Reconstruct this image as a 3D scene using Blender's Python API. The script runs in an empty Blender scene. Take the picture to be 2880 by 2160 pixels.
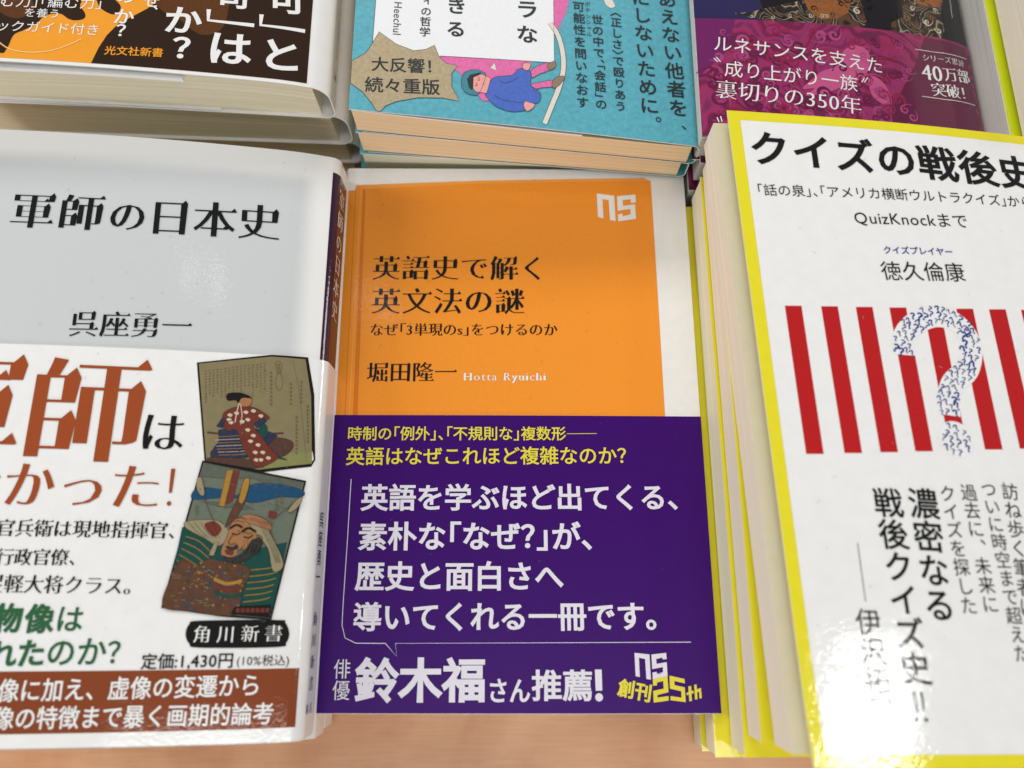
import bpy, math, random
import numpy as np
from mathutils import Vector
from mathutils.geometry import delaunay_2d_cdt

SC = bpy.context.scene
COL = SC.collection
random.seed(7)

# ------------------------------------------------------------------ camera
TH = math.radians(15.6); CZ = 0.2593; FPX = 2164.0
cam = bpy.data.cameras.new("camera"); camo = bpy.data.objects.new("camera", cam); COL.objects.link(camo)
camo.location = (0, 0, CZ); camo.rotation_euler = (TH, 0, 0)
cam.sensor_width = 36.0; cam.lens = 36.0 * FPX / 2880.0
cam.clip_start = 0.01; cam.clip_end = 50
cam.dof.use_dof = True; cam.dof.focus_distance = 0.238; cam.dof.aperture_fstop = 7.2
SC.camera = camo

# ------------------------------------------------------------------ indoor light: dim room + ceiling lamps + an added front fill
w = bpy.data.worlds.new("World"); SC.world = w; w.use_nodes = True
bg = w.node_tree.nodes["Background"]; bg.inputs[0].default_value = (1.0, 0.985, 0.96, 1); bg.inputs[1].default_value = 0.23

def lamp(name, loc, sx, sy, power, col=(1, 0.99, 0.975), tgt=(0, 0.05, 0.03)):
    l = bpy.data.lights.new(name, 'AREA'); l.shape = 'RECTANGLE'; l.size = sx; l.size_y = sy
    l.energy = power; l.color = col
    o = bpy.data.objects.new(name, l); COL.objects.link(o); o.location = loc
    o.rotation_euler = (Vector(tgt) - Vector(loc)).to_track_quat('-Z', 'Y').to_euler()
    return o
lamp("ceiling_lamp", (-0.25, 1.95, 1.15), 1.6, 0.45, 24)
lamp("ceiling_lamp", (1.28, -0.075, 1.9), 0.085, 0.25, 2.3)
lamp("ceiling_lamp", (-0.42, 0.84, 1.9), 0.03, 0.09, 0.032)
lamp("ceiling_lamp", (-0.54, 0.86, 1.9), 0.03, 0.09, 0.026)
lamp("ceiling_lamp", (0.0, -0.42, 1.9), 1.25, 0.2, 5.0)
lamp("ceiling_lamp", (-2.0, 0.45, 1.0), 0.5, 1.0, 20.0)
lamp("ceiling_lamp", (2.5, 0.9, 0.8), 0.5, 1.0, 15.0)
lamp("front_fill_lamp", (0.0, -1.6, 0.40), 1.6, 0.4, 13.0, tgt=(0, 0.15, 0.04))  # added low fill, brightens the page edges that face the camera

vs = SC.view_settings; vs.view_transform = 'Standard'; vs.look = 'None'; vs.exposure = 0.15; vs.gamma = 1.0
SC.render.engine = 'CYCLES'
SC.cycles.max_bounces = 6

# ------------------------------------------------------------------ measuring: where a point of the photo lies on a plane / cover
_fw = np.array([0, math.sin(TH), -math.cos(TH)]); _up = np.array([0, math.cos(TH), math.sin(TH)]); _C = np.array([0, 0, CZ])
def proj(p):
    r = p - _C; d = r @ _fw
    return np.array([1440 + FPX * r[0] / d, 1080 - FPX * (r @ _up) / d])
def crop(x0, y0, k): return lambda x, y: (x0 + x / k, y0 + y / k)
cA = crop(0, 0, 2.212); cB = crop(900, 0, 2.0109); cC = crop(1880, 0, 2.212); cD = crop(0, 350, 2.212)
cE = crop(900, 430, 2.0109); cF = crop(1880, 300, 2.074); cG = crop(0, 950, 2.212); cH = crop(0, 1550, 2.212)
cI = crop(880, 1150, 1.6426); cJ = crop(1880, 1000, 2.212); cK = crop(1880, 1500, 2.212); cM = crop(1650, 1750, 5.53)
cN = crop(2550, 0, 3.95); cO = crop(1950, 0, 2.949); cQ = crop(900, 0, 3.687); cR = crop(0, 0, 4.424); cP = crop(420, 980, 1.908)

# ------------------------------------------------------------------ materials
MATS = {}
def nodes_of(name):
    m = bpy.data.materials.new(name); m.use_nodes = True
    return m, m.node_tree, m.node_tree.nodes["Principled BSDF"]
FIN = {'gloss': (0.07, 0.5, 0.8), 'satin': (0.36, 0.17, 0.9), 'matte': (0.55, 0.35, 1.0), 'paper': (0.8, 0.2, 0.3)}
def mat(col, fin='gloss', mott=0.0, mscale=900.0):
    key = (tuple(round(c, 4) for c in col), fin, mott)
    if key in MATS: return MATS[key]
    m, nt, b = nodes_of("print_" + fin)
    r, sp, bs = FIN[fin]
    b.inputs['Roughness'].default_value = r
    b.inputs['Specular IOR Level'].default_value = sp
    tc = nt.nodes.new('ShaderNodeTexCoord')
    n = nt.nodes.new('ShaderNodeTexNoise'); nt.links.new(tc.outputs['Object'], n.inputs['Vector'])
    n2 = nt.nodes.new('ShaderNodeTexNoise'); nt.links.new(tc.outputs['Object'], n2.inputs['Vector'])
    n2.inputs['Scale'].default_value = 60
    if fin == 'gloss': n.inputs['Scale'].default_value = 850; n.inputs['Detail'].default_value = 2.5
    elif fin == 'satin': n.inputs['Scale'].default_value = 2600; n.inputs['Detail'].default_value = 1
    else: n.inputs['Scale'].default_value = 1600; n.inputs['Detail'].default_value = 3
    bp = nt.nodes.new('ShaderNodeBump'); bp.inputs['Strength'].default_value = bs
    bp.inputs['Distance'].default_value = {'gloss': 0.000035, 'satin': 0.00003, 'matte': 0.00003, 'paper': 0.00002}[fin]
    nt.links.new(n.outputs['Fac'], bp.inputs['Height'])
    bp2 = nt.nodes.new('ShaderNodeBump'); bp2.inputs['Strength'].default_value = 0.6; bp2.inputs['Distance'].default_value = 0.00015
    nt.links.new(n2.outputs['Fac'], bp2.inputs['Height']); nt.links.new(bp.outputs[0], bp2.inputs['Normal'])
    nt.links.new(bp2.outputs[0], b.inputs['Normal'])
    mo = max(mott, 0.02)
    n3 = nt.nodes.new('ShaderNodeTexNoise'); nt.links.new(tc.outputs['Object'], n3.inputs['Vector'])
    n3.inputs['Scale'].default_value = mscale if mott else 250; n3.inputs['Detail'].default_value = 4
    mr = nt.nodes.new('ShaderNodeMapRange'); mr.inputs['From Min'].default_value = 0.3; mr.inputs['From Max'].default_value = 0.7
    mr.inputs['To Min'].default_value = 1 - mo; mr.inputs['To Max'].default_value = 1 + mo
    nt.links.new(n3.outputs['Fac'], mr.inputs['Value'])
    mx = nt.nodes.new('ShaderNodeMix'); mx.data_type = 'RGBA'; mx.blend_type = 'MULTIPLY'; mx.inputs[0].default_value = 1
    mx.inputs[6].default_value = (*col, 1); nt.links.new(mr.outputs[0], mx.inputs[7])
    nt.links.new(mx.outputs[2], b.inputs['Base Color'])
    MATS[key] = m
    return m
def srgb(r, g, b):
    f = lambda c: (c / 255 / 12.92) if c <= 10 else ((c / 255 + 0.055) / 1.055) ** 2.4
    return (f(r), f(g), f(b))

def page_mat(name, c1, c2, coarse=0.0, cscale=700):
    """cut paper edge: lines run along the block, one after another through its thickness (UV v, metres)"""
    m, nt, b = nodes_of(name)
    b.inputs['Roughness'].default_value = 0.85; b.inputs['Specular IOR Level'].default_value = 0.15
    uv = nt.nodes.new('ShaderNodeUVMap'); mp = nt.nodes.new('ShaderNodeMapping')
    nt.links.new(uv.outputs[0], mp.inputs[0]); mp.inputs['Scale'].default_value = (6, 4200, 1)
    n = nt.nodes.new('ShaderNodeTexNoise'); n.inputs['Scale'].default_value = 1; n.inputs['Detail'].default_value = 3
    nt.links.new(mp.outputs[0], n.inputs['Vector'])
    mp2 = nt.nodes.new('ShaderNodeMapping'); nt.links.new(uv.outputs[0], mp2.inputs[0]); mp2.inputs['Scale'].default_value = (4, cscale, 1)
    n2 = nt.nodes.new('ShaderNodeTexNoise'); n2.inputs['Scale'].default_value = 1; n2.inputs['Detail'].default_value = 1
    nt.links.new(mp2.outputs[0], n2.inputs['Vector'])
    add = nt.nodes.new('ShaderNodeMath'); add.operation = 'MULTIPLY_ADD'
    nt.links.new(n2.outputs['Fac'], add.inputs[0]); add.inputs[1].default_value = 0.5 + coarse; nt.links.new(n.outputs['Fac'], add.inputs[2])
    mr = nt.nodes.new('ShaderNodeMapRange'); mr.inputs['From Min'].default_value = 0.45; mr.inputs['From Max'].default_value = 1.05 + coarse
    nt.links.new(add.outputs[0], mr.inputs['Value'])
    mx = nt.nodes.new('ShaderNodeMix'); mx.data_type = 'RGBA'
    mx.inputs[6].default_value = (*c1, 1); mx.inputs[7].default_value = (*c2, 1)
    nt.links.new(mr.outputs[0], mx.inputs[0]); nt.links.new(mx.outputs[2], b.inputs['Base Color'])
    bp = nt.nodes.new('ShaderNodeBump'); bp.inputs['Strength'].default_value = 0.6; bp.inputs['Distance'].default_value = 0.00012
    nt.links.new(add.outputs[0], bp.inputs['Height']); nt.links.new(bp.outputs[0], b.inputs['Normal'])
    return m

def soft_panel_mat(umax, vmin_top, base, panel, su, sv, wob=0):
    """printed panel with feathered edge, laid out in cover coordinates (UV, metres)"""
    m, nt, b = nodes_of("print_soft_panel")
    r, sp, bs = FIN['gloss']; b.inputs['Roughness'].default_value = r
    uv = nt.nodes.new('ShaderNodeUVMap'); sx = nt.nodes.new('ShaderNodeSeparateXYZ'); nt.links.new(uv.outputs[0], sx.inputs[0])
    def ramp(out, a, c):
        q = nt.nodes.new('ShaderNodeMapRange'); q.interpolation_type = 'SMOOTHSTEP'
        q.inputs['From Min'].default_value = a; q.inputs['From Max'].default_value = c
        q.inputs['To Min'].default_value = 1; q.inputs['To Max'].default_value = 0
        nt.links.new(out, q.inputs['Value']); return q.outputs[0]
    mu = nt.nodes.new('ShaderNodeMath'); mu.operation = 'MULTIPLY'
    nt.links.new(ramp(sx.outputs[0], umax - su, umax + su), mu.inputs[0]); nt.links.new(ramp(sx.outputs[1], vmin_top - sv, vmin_top + sv), mu.inputs[1])
    mx = nt.nodes.new('ShaderNodeMix'); mx.data_type = 'RGBA'; mx.inputs[6].default_value = (*base, 1); mx.inputs[7].default_value = (*panel, 1)
    nt.links.new(mu.outputs[0], mx.inputs[0]); nt.links.new(mx.outputs[2], b.inputs['Base Color'])
    tc = nt.nodes.new('ShaderNodeTexCoord')
    n = nt.nodes.new('ShaderNodeTexNoise'); nt.links.new(tc.outputs['Object'], n.inputs['Vector']); n.inputs['Scale'].default_value = 700
    bp = nt.nodes.new('ShaderNodeBump'); bp.inputs['Strength'].default_value = bs; bp.inputs['Distance'].default_value = 0.000035
    nt.links.new(n.outputs['Fac'], bp.inputs['Height'])
    n2 = nt.nodes.new('ShaderNodeTexNoise'); nt.links.new(tc.outputs['Object'], n2.inputs['Vector']); n2.inputs['Scale'].default_value = 60
    bp2 = nt.nodes.new('ShaderNodeBump'); bp2.inputs['Strength'].default_value = 0.6; bp2.inputs['Distance'].default_value = 0.00015
    nt.links.new(n2.outputs['Fac'], bp2.inputs['Height']); nt.links.new(bp.outputs[0], bp2.inputs['Normal']); nt.links.new(bp2.outputs[0], b.inputs['Normal'])
    return m

def brocade_mat(name, stops, scale=55, rough=0.25):
    """scrolling woven ornament printed on the cover (UV metres)"""
    m, nt, b = nodes_of(name); b.inputs['Roughness'].default_value = rough
    uv = nt.nodes.new('ShaderNodeUVMap')
    n = nt.nodes.new('ShaderNodeTexNoise'); n.inputs['Scale'].default_value = scale; n.inputs['Detail'].default_value = 1.2
    nt.links.new(uv.outputs[0], n.inputs['Vector'])
    sc_ = nt.nodes.new('ShaderNodeVectorMath'); sc_.operation = 'SCALE'; sc_.inputs['Scale'].default_value = 0.035
    nt.links.new(n.outputs['Color'], sc_.inputs[0])
    ad = nt.nodes.new('ShaderNodeVectorMath'); ad.operation = 'ADD'; nt.links.new(uv.outputs[0], ad.inputs[0]); nt.links.new(sc_.outputs[0], ad.inputs[1])
    wv = nt.nodes.new('ShaderNodeTexWave'); wv.wave_type = 'RINGS'; wv.inputs['Scale'].default_value = scale * 0.75
    wv.inputs['Distortion'].default_value = 7; wv.inputs['Detail'].default_value = 1.5; wv.inputs['Detail Scale'].default_value = 1.6
    nt.links.new(ad.outputs[0], wv.inputs['Vector'])
    vo = nt.nodes.new('ShaderNodeTexVoronoi'); vo.inputs['Scale'].default_value = scale * 2.2; nt.links.new(ad.outputs[0], vo.inputs['Vector'])
    ma = nt.nodes.new('ShaderNodeMath'); ma.operation = 'MULTIPLY_ADD'; nt.links.new(vo.outputs['Distance'], ma.inputs[0]); ma.inputs[1].default_value = 0.55
    nt.links.new(wv.outputs['Fac'], ma.inputs[2])
    cr = nt.nodes.new('ShaderNodeValToRGB'); cr.color_ramp.interpolation = 'EASE'
    el = cr.color_ramp.elements
    while len(el) > 1: el.remove(el[0])
    el[0].position = stops[0][0]; el[0].color = (*stops[0][1], 1)
    for p, c in stops[1:]:
        e = el.new(p); e.color = (*c, 1)
    mr = nt.nodes.new('ShaderNodeMapRange'); mr.inputs['From Max'].default_value = 1.3; nt.links.new(ma.outputs[0], mr.inputs['Value'])
    nt.links.new(mr.outputs[0], cr.inputs[0]); nt.links.new(cr.outputs[0], b.inputs['Base Color'])
    return m

# ------------------------------------------------------------------ lettering
_fc = bpy.data.curves.new("glyph", "FONT"); _fc.fill_mode = 'NONE'; _fc.resolution_u = 3; _fc.size = 1
_fo = bpy.data.objects.new("glyph", _fc); COL.objects.link(_fo)
GL = {}
def outline(ch):
    if ch in GL: return GL[ch]
    def get(s):
        _fc.body = s
        dg = bpy.context.evaluated_depsgraph_get(); dg.update()
        return bpy.data.meshes.new_from_object(_fo.evaluated_get(dg))
    m = get(ch); m2 = get(ch + ch)
    V = [(v.co.x, v.co.y) for v in m.vertices]
    adv = 1.0
    if V: adv = max(v.co.x for v in m2.vertices) - max(p[0] for p in V)
    nxt = {e.vertices[0]: e.vertices[1] for e in m.edges}
    und = {}
    for e in m.edges:
        und.setdefault(e.vertices[0], []).append(e.vertices[1]); und.setdefault(e.vertices[1], []).append(e.vertices[0])
    seen, cons = set(), []
    for s in range(len(V)):
        if s in seen or s not in und: continue
        loop = [s]; seen.add(s); cur = nxt.get(s, und[s][0])
        prev = s
        while cur not in seen:
            loop.append(cur); seen.add(cur)
            k = [q for q in und[cur] if q != prev]; prev, cur = cur, (k[0] if k else cur)
        cons.append(np.array([V[i] for i in loop]))
    cons = [c for c in cons if len(c) > 2]
    if cons:
        ar = [0.5 * np.sum(c[:, 0] * np.roll(c[:, 1], -1) - np.roll(c[:, 0], -1) * c[:, 1]) for c in cons]
        if ar[int(np.argmax(np.abs(ar)))] < 0: cons = [c[::-1] for c in cons]   # outer loops counter-clockwise
    bpy.data.meshes.remove(m); bpy.data.meshes.remove(m2)
    GL[ch] = (cons, adv); return GL[ch]

# style: (ax, ay, serifs)   how far vertical / horizontal stroke sides move, in em
STY = {'reg': (0, 0, 0), 'light': (-0.008, -0.008, 0), 'bold': (0.014, 0.012, 0), 'heavy': (0.026, 0.02, 0), 'black': (0.034, 0.026, 0),
       'fat': (0.045, 0.04, 0), 'min': (0.006, -0.016, 1), 'minb': (0.020, -0.017, 1.2), 'minx': (0.024, -0.0215, 1.5), 'minl': (-0.006, -0.016, 1), 'ser': (0.004, -0.016, -1)}
def stylise(c, st):
    ax, ay, sf = STY[st]
    d = np.roll(c, -1, 0) - c; ln = np.hypot(d[:, 0], d[:, 1]); keep = ln > 1e-5
    c = c[keep]; 
    if len(c) < 3: return c
    d = np.roll(c, -1, 0) - c; ln = np.hypot(d[:, 0], d[:, 1]); n = np.stack([d[:, 1], -d[:, 0]], 1) / ln[:, None]
    dl = ax * n[:, 0] ** 2 + ay * n[:, 1] ** 2
    out = []; N = len(c)
    for i in range(N):
        a, b = n[i - 1], n[i]; da, db = dl[i - 1], dl[i]
        det = a[0] * b[1] - a[1] * b[0]
        if abs(det) > 0.25:
            mx_ = (da * b[1] - db * a[1]) / det; my = (a[0] * db - b[0] * da) / det
        else:
            s = a + b; s = s / (np.hypot(*s) + 1e-9); k = (da + db) / 2; mx_, my = s * k
        mlen = math.hypot(mx_, my); lim = 2.2 * max(abs(ax), abs(ay), 1e-6)
        if mlen > lim: mx_ *= lim / mlen; my *= lim / mlen
        p = c[i] + (mx_, my)
        if sf < 0:   # latin serifs: flare the short ends of upright stems
            if abs(b[1]) > 0.9 and 0.04 < ln[i] < 0.14 and det > 0.6: p = p + np.array([-1 if b[1] < 0 else 1, 0]) * 0.045
            elif abs(a[1]) > 0.9 and 0.04 < ln[i - 1] < 0.14 and det > 0.6: p = p + np.array([1 if a[1] < 0 else -1, 0]) * 0.045
            out.append(p); continue
        # convex corner between a right-facing edge (before) and an up-facing edge (after), both ccw
        if sf and a[0] > 0.85 and b[1] > 0.85 and det > 0.6 and ln[i] > 0.11:
            h = 0.048 * sf; out += [p + (0.022, -0.016), p + (-0.03, h), p + (-0.10, 0.0)]
        else: out.append(p)
    return np.array(out)

def inside(P, cons):
    w = np.zeros(len(P))
    for c in cons:
        a = c; b = np.roll(c, -1, 0)
        for (x0, y0), (x1, y1) in zip(a, b):
            if y0 == y1: continue
            up = (y0 <= P[:, 1]) & (y1 > P[:, 1]); dn = (y1 <= P[:, 1]) & (y0 > P[:, 1])
            cr = (x1 - x0) * (P[:, 1] - y0) - (P[:, 0] - x0) * (y1 - y0)
            w += (up & (cr > 0)).astype(int) - (dn & (cr < 0)).astype(int)
    return w
def tri(cons, res=None):
    vs_, es = [], []
    allp = np.concatenate(cons)
    for c in cons:
        pts = []
        for p, q in zip(c, np.roll(c, -1, 0)):
            k = 1 if res is None else max(1, int(np.ceil(np.hypot(*(q - p)) / res)))
            for j in range(k): pts.append(p + (q - p) * j / k)
        s = len(vs_); n = len(pts)
        vs_ += pts; es += [(s + i, s + (i + 1) % n) for i in range(n)]
    if res is not None:
        lo, hi = allp.min(0), allp.max(0)
        gx = np.arange(lo[0] + res * .5, hi[0], res); gy = np.arange(lo[1] + res * .5, hi[1], res)
        if len(gx) and len(gy):
            G = np.array([(x, y) for x in gx for y in gy]); G = G[np.abs(inside(G, cons)) > 0]
            vs_ += list(G)
    r = delaunay_2d_cdt([Vector((float(p[0]), float(p[1]))) for p in vs_], es, [], 0, 1e-7)
    V = np.array([(v.x, v.y) for v in r[0]]); T = [t for t in r[2] if len(t) == 3]
    if not T: return V, []
    Ta = np.array(T); cen = V[Ta].mean(1); w = inside(cen, cons)
    T = [tuple(t) for t, k in zip(Ta, w) if abs(k) > 0.5]
    return V, T
GT = {}
def glyph(ch, st, res=None):
    k = (ch, st, res)
    if k not in GT:
        cons, adv = outline(ch)
        cons = [stylise(c, st) for c in cons]; cons = [c for c in cons if len(c) > 2]
        GT[k] = (tri(cons, res) if cons else (np.zeros((0, 2)), []))
    return GT[k]

# ------------------------------------------------------------------ a book's surface and printing
class Pm:
    """collects one mesh: faces with materials, smooth surface normals and cover coordinates as UV"""
    def __init__(s): s.V, s.N, s.F, s.M, s.U, s.mats = [], [], [], [], [], []
    def mi(s, m):
        if m not in s.mats: s.mats.append(m)
        return s.mats.index(m)
    def add(s, V, N, F, U, m):
        o = len(s.V); s.V += list(V); s.N += list(N); s.U += list(U); k = s.mi(m)
        s.F += [tuple(i + o for i in f) for f in F]; s.M += [k] * len(F)
    def build(s, name, parent, origin, normals=True):
        me = bpy.data.meshes.new(name)
        me.from_pydata([tuple(np.asarray(v) - origin) for v in s.V], [], s.F)
        for m in s.mats: me.materials.append(m)
        me.polygons.foreach_set('material_index', s.M)
        uvl = me.uv_layers.new(name="UVMap")
        li = np.zeros(len(me.loops), dtype=np.int32); me.loops.foreach_get('vertex_index', li)
        uvl.data.foreach_set('uv', np.array(s.U, dtype=np.float32)[li].ravel())
        if normals:
            me.polygons.foreach_set('use_smooth', [True] * len(s.F))
            me.normals_split_custom_set_from_vertices([tuple(n) for n in s.N])
        me.update()
        o = bpy.data.objects.new(name, me); COL.objects.link(o)
        if parent: o.parent = parent
        return o

ALL = []
class Book:
    def __init__(s, TL, TR, BR, BL, tl, tr, spine='R', r=2.5, bulge=None, tilt=None):
        s.c = [np.array(p, float) / 1000 for p in (TL, TR, BR, BL)]
        s.W = 0.5 * (np.linalg.norm(s.c[1] - s.c[0]) + np.linalg.norm(s.c[2] - s.c[3]))
        s.L = 0.5 * (np.linalg.norm(s.c[3] - s.c[0]) + np.linalg.norm(s.c[2] - s.c[1]))
        s.tl, s.tr, s.spine, s.r = tl / 1000, tr / 1000, spine, r / 1000
        s.bulge = bulge or (lambda a, b: 0.0)
        s.front = Pm(); s.band = None; ALL.append(s)
        s.origin = (s.c[2] + s.c[3]) / 2 - np.array([0, 0, (s.tl + s.tr) / 2])
        T = s.tr if spine == 'R' else s.tl
        s.ls = math.pi * s.r + max(0, T - 2 * s.r)
    def bil(s, a, b):
        TL, TR, BR, BL = s.c
        return (BL * (1 - a) + BR * a) * (1 - b) + (TL * (1 - a) + TR * a) * b
    def top(s, u, v):
        a, b = u / s.W, v / s.L
        p = s.bil(a, b); p = p.copy(); p[2] += s.bulge(a, b) / 1000; return p
    def bot(s, u, v):
        a, b = u / s.W, v / s.L
        p = s.bil(a, b).copy(); p[2] -= s.tl * (1 - a) + s.tr * a; return p
    def S(s, u, v):
        R = s.spine == 'R'
        if (R and u <= s.W) or (not R and u >= 0): return s.top(u, v)
        ue, e = (s.W, u - s.W) if R else (0.0, -u)
        P = s.top(ue, v); h = 0.0005 if not R else -0.0005
        t = P - s.top(ue + h, v); t /= np.linalg.norm(t)
        Q = s.bot(ue, v); T = np.linalg.norm(P - Q); d = (Q - P) / T
        r = min(s.r, T / 2); q = math.pi / 2 * r; ls = 2 * q + T - 2 * r
        if e < q: x, y = r * math.sin(e / r), r * (1 - math.cos(e / r))
        elif e < q + T - 2 * r: x, y = r, r + e - q
        elif e < ls:
            f = (e - q - (T - 2 * r)) / r; x, y = r * math.cos(f), T - r + r * math.sin(f)
        else: return s.bot(ue + (-1 if R else 1) * (e - ls), v)
        return P + t * x + d * y
    def nrm(s, u, v):
        h = 0.0002; du = s.S(u + h, v) - s.S(u - h, v); dv = s.S(u, v + h) - s.S(u, v - h)
        n = np.cross(du, dv); return n / (np.linalg.norm(n) + 1e-12)
    def inv(s, px):
        u, v = s.W / 2, s.L / 2; px = np.array(px, float)
        for _ in range(25):
            f = proj(s.S(u, v)) - px
            if abs(f[0]) + abs(f[1]) < 0.02: break
            h = 1e-4; j = np.stack([(proj(s.S(u + h, v)) - proj(s.S(u - h, v))) / (2 * h), (proj(s.S(u, v + h)) - proj(s.S(u, v - h))) / (2 * h)], 1)
            try: d = np.linalg.solve(j, -f)
            except Exception: break
            d = np.clip(d, -0.03, 0.03); u += d[0]; v += d[1]
        return np.array([u, v])
    def put(s, V2, T, m, lay, tgt=None):
        off = (0.00003 + 0.00002 * lay) + (0.00030 if tgt is s.band and s.band else 0)
        V, N = [], []
        for u, v in V2:
            n = s.nrm(u, v); V.append(s.S(u, v) + n * off); N.append(n)
        (tgt or s.front).add(V, N, T, [tuple(p) for p in V2], m)
    def sheet(s, u0, u1, v0, v1, m, lay=0, tgt=None, du=0.002, th=0.00035):
        """closed thin sheet following the cover"""
        us = [u0]
        R = s.spine == 'R'
        while us[-1] < u1 - 1e-9:
            u = us[-1]; near = (u > s.W - 0.006) if R else (u < 0.006)
            us.append(min(u1, u + (0.0006 if near and (u < s.W + s.ls + 0.002 if R else u > -s.ls - 0.002) else du)))
        nv = max(2, int((v1 - v0) / 0.004)); vv = [v0 + (v1 - v0) * j / nv for j in range(nv + 1)]
        off = 0.00002 * lay + (0.00030 if tgt is not None else 0)
        t = tgt or s.front; nu = len(us)
        O, I, N, U = [], [], [], []
        for u in us:
            for v in vv:
                n = s.nrm(u, v); p = s.S(u, v); O.append(p + n * off); I.append(p + n * (off - th)); N.append(n); U.append((u, v))
        k = nv + 1
        F = [(i * k + j, (i + 1) * k + j, (i + 1) * k + j + 1, i * k + j + 1) for i in range(nu - 1) for j in range(nv)]
        t.add(O, N, F, U, m); t.add(I, [-n for n in N], [f[::-1] for f in F], U, m)
        def rim(idx, nd):
            V = []; 
            for i in idx: V += [O[i], I[i]]
            t.add(V, [nd] * len(V), [(2 * i, 2 * i + 1, 2 * i + 3, 2 * i + 2) for i in range(len(idx) - 1)], [U[i] for i in idx for _ in (0, 1)], edge_m)
        ey = s.c[0] - s.c[3]; ey /= np.linalg.norm(ey); ex = s.c[2] - s.c[3]; ex /= np.linalg.norm(ex)
        rim([i * k for i in range(nu)], -ey); rim([i * k + nv for i in range(nu)][::-1], ey)
        rim(list(range(k))[::-1], -ex); rim([(nu - 1) * k + j for j in range(k)], ex)
    # ---- printing, given as measured points of the photograph
    def uv(s, pts): return np.array([s.inv(p) for p in pts])
    def poly(s, pts, m, lay=1, smooth=False, res=0.0028, tgt=None, uv=False):
        c = np.array(pts, float) if uv else s.uv(pts)
        if smooth: c = cr(c, True)
        ar = 0.5 * np.sum(c[:, 0] * np.roll(c[:, 1], -1) - np.roll(c[:, 0], -1) * c[:, 1])
        if ar < 0: c = c[::-1]
        V, T = tri([c], res); s.put(V, T, m, lay, tgt)
    def line(s, pts, wd, m, lay=3, smooth=False, tgt=None, uv=False, closed=False):
        c = np.array(pts, float) if uv else s.uv(pts)
        if smooth: c = cr(c, closed)
        if closed: c = np.vstack([c, c[:1]])
        d = np.diff(c, axis=0); n = np.stack([-d[:, 1], d[:, 0]], 1); n /= np.linalg.norm(n, axis=1)[:, None] + 1e-12
        nn = np.vstack([n[:1], (n[1:] + n[:-1]) / 2, n[-1:]])
        if closed: nn[0] = nn[-1] = (n[0] + n[-1]) / 2
        ws = np.full(len(c), wd / 2000.0) if np.isscalar(wd) else np.interp(np.linspace(0, 1, len(c)), np.linspace(0, 1, len(wd)), np.array(wd) / 2000)
        # subdivide along its length
        A, B = c + nn * ws[:, None], c - nn * ws[:, None]
        V, F = [], []
        for i in range(len(c) - 1):
            k = max(1, int(np.linalg.norm(c[i + 1] - c[i]) / 0.003))
            for j in range(k + (1 if i == len(c) - 2 else 0)):
                f = j / k; V += [A[i] + (A[i + 1] - A[i]) * f, B[i] + (B[i + 1] - B[i]) * f]
        F = [(2 * i, 2 * i + 1, 2 * i + 3, 2 * i + 2) for i in range(len(V) // 2 - 1)]
        s.put(V, F, m, lay, tgt)
    def text(s, txt, p0, p1, st, m, mode='e', vert=False, asp=1.0, k=1.0, lay=6, tgt=None, hw=False, res=None, uv=False, trk=0.0):
        a, b = (np.array(p0), np.array(p1)) if uv else s.uv([p0, p1])
        HWc = '「」、。〈〉'
        adv = []
        for ch in txt:
            if ch == ' ': adv.append(0.35)
            elif ord(ch) < 128: adv.append(outline(ch)[1] * 1.06 if not vert else 1.0)
            elif ch in '？！' and len(txt) > 1 and not vert: adv.append(0.54)
            elif hw and ch in HWc: adv.append(0.5)
            else: adv.append(1.0)
        adv = [q + trk for q in adv]
        if mode == 'c':
            sp = (b - a) / (sum(adv) - adv[0] / 2 - adv[-1] / 2); a = a - sp * adv[0] / 2; b = b + sp * adv[-1] / 2
        L = np.linalg.norm(b - a); e = (b - a) / L; size = L / sum(adv)
        pr = np.array([-e[1], e[0]])
        x = 0.0
        for ch, ad in zip(txt, adv):
            if ch != ' ':
                V, T = glyph(ch, st, res)
                if len(V):
                    V = V.copy()
                    if not vert:
                        sh = -0.5 if (hw and ch in '「〈') else 0.0
                        cx = ad / 2; g = (V + (sh, -0.38))
                        g = (g - (cx, 0)) * k * (1, asp) + (cx, 0)
                        P = a + np.outer((x + g[:, 0]) * size, e) + np.outer(g[:, 1] * size, pr)
                    else:
                        g = V - (0.5, 0.38)
                        if ord(ch) < 128: g = V - (outline(ch)[1] / 2, 0.34)
                        if ch in '、。': g += (0.58, 0.58)
                        if ch in '「」ー〈〉': g = np.stack([g[:, 1], -g[:, 0]], 1)
                        if hw and ch in '「〈': g += (0, 0.25)
                        if hw and ch in '」〉、。': g += (0, -0.25)
                        if ch in 'ィャュョッぃゃっ': g += (0.08, 0.08)
                        g = g * k * (asp, 1)
                        ctr = x + ad / 2
                        P = a + np.outer((ctr - g[:, 1]) * size, e) + np.outer(g[:, 0] * size, pr)
                    s.put(P, T, m, lay, tgt)
            x += ad
    # ---- finished parts
    def root(s, name, label, cat, group=None):
        o = bpy.data.objects.new(name, None); COL.objects.link(o); o.location = s.origin; o.empty_display_size = 0.02
        o['label'] = label; o['category'] = cat
        if group: o['group'] = group
        s.o = o; return o
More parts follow.
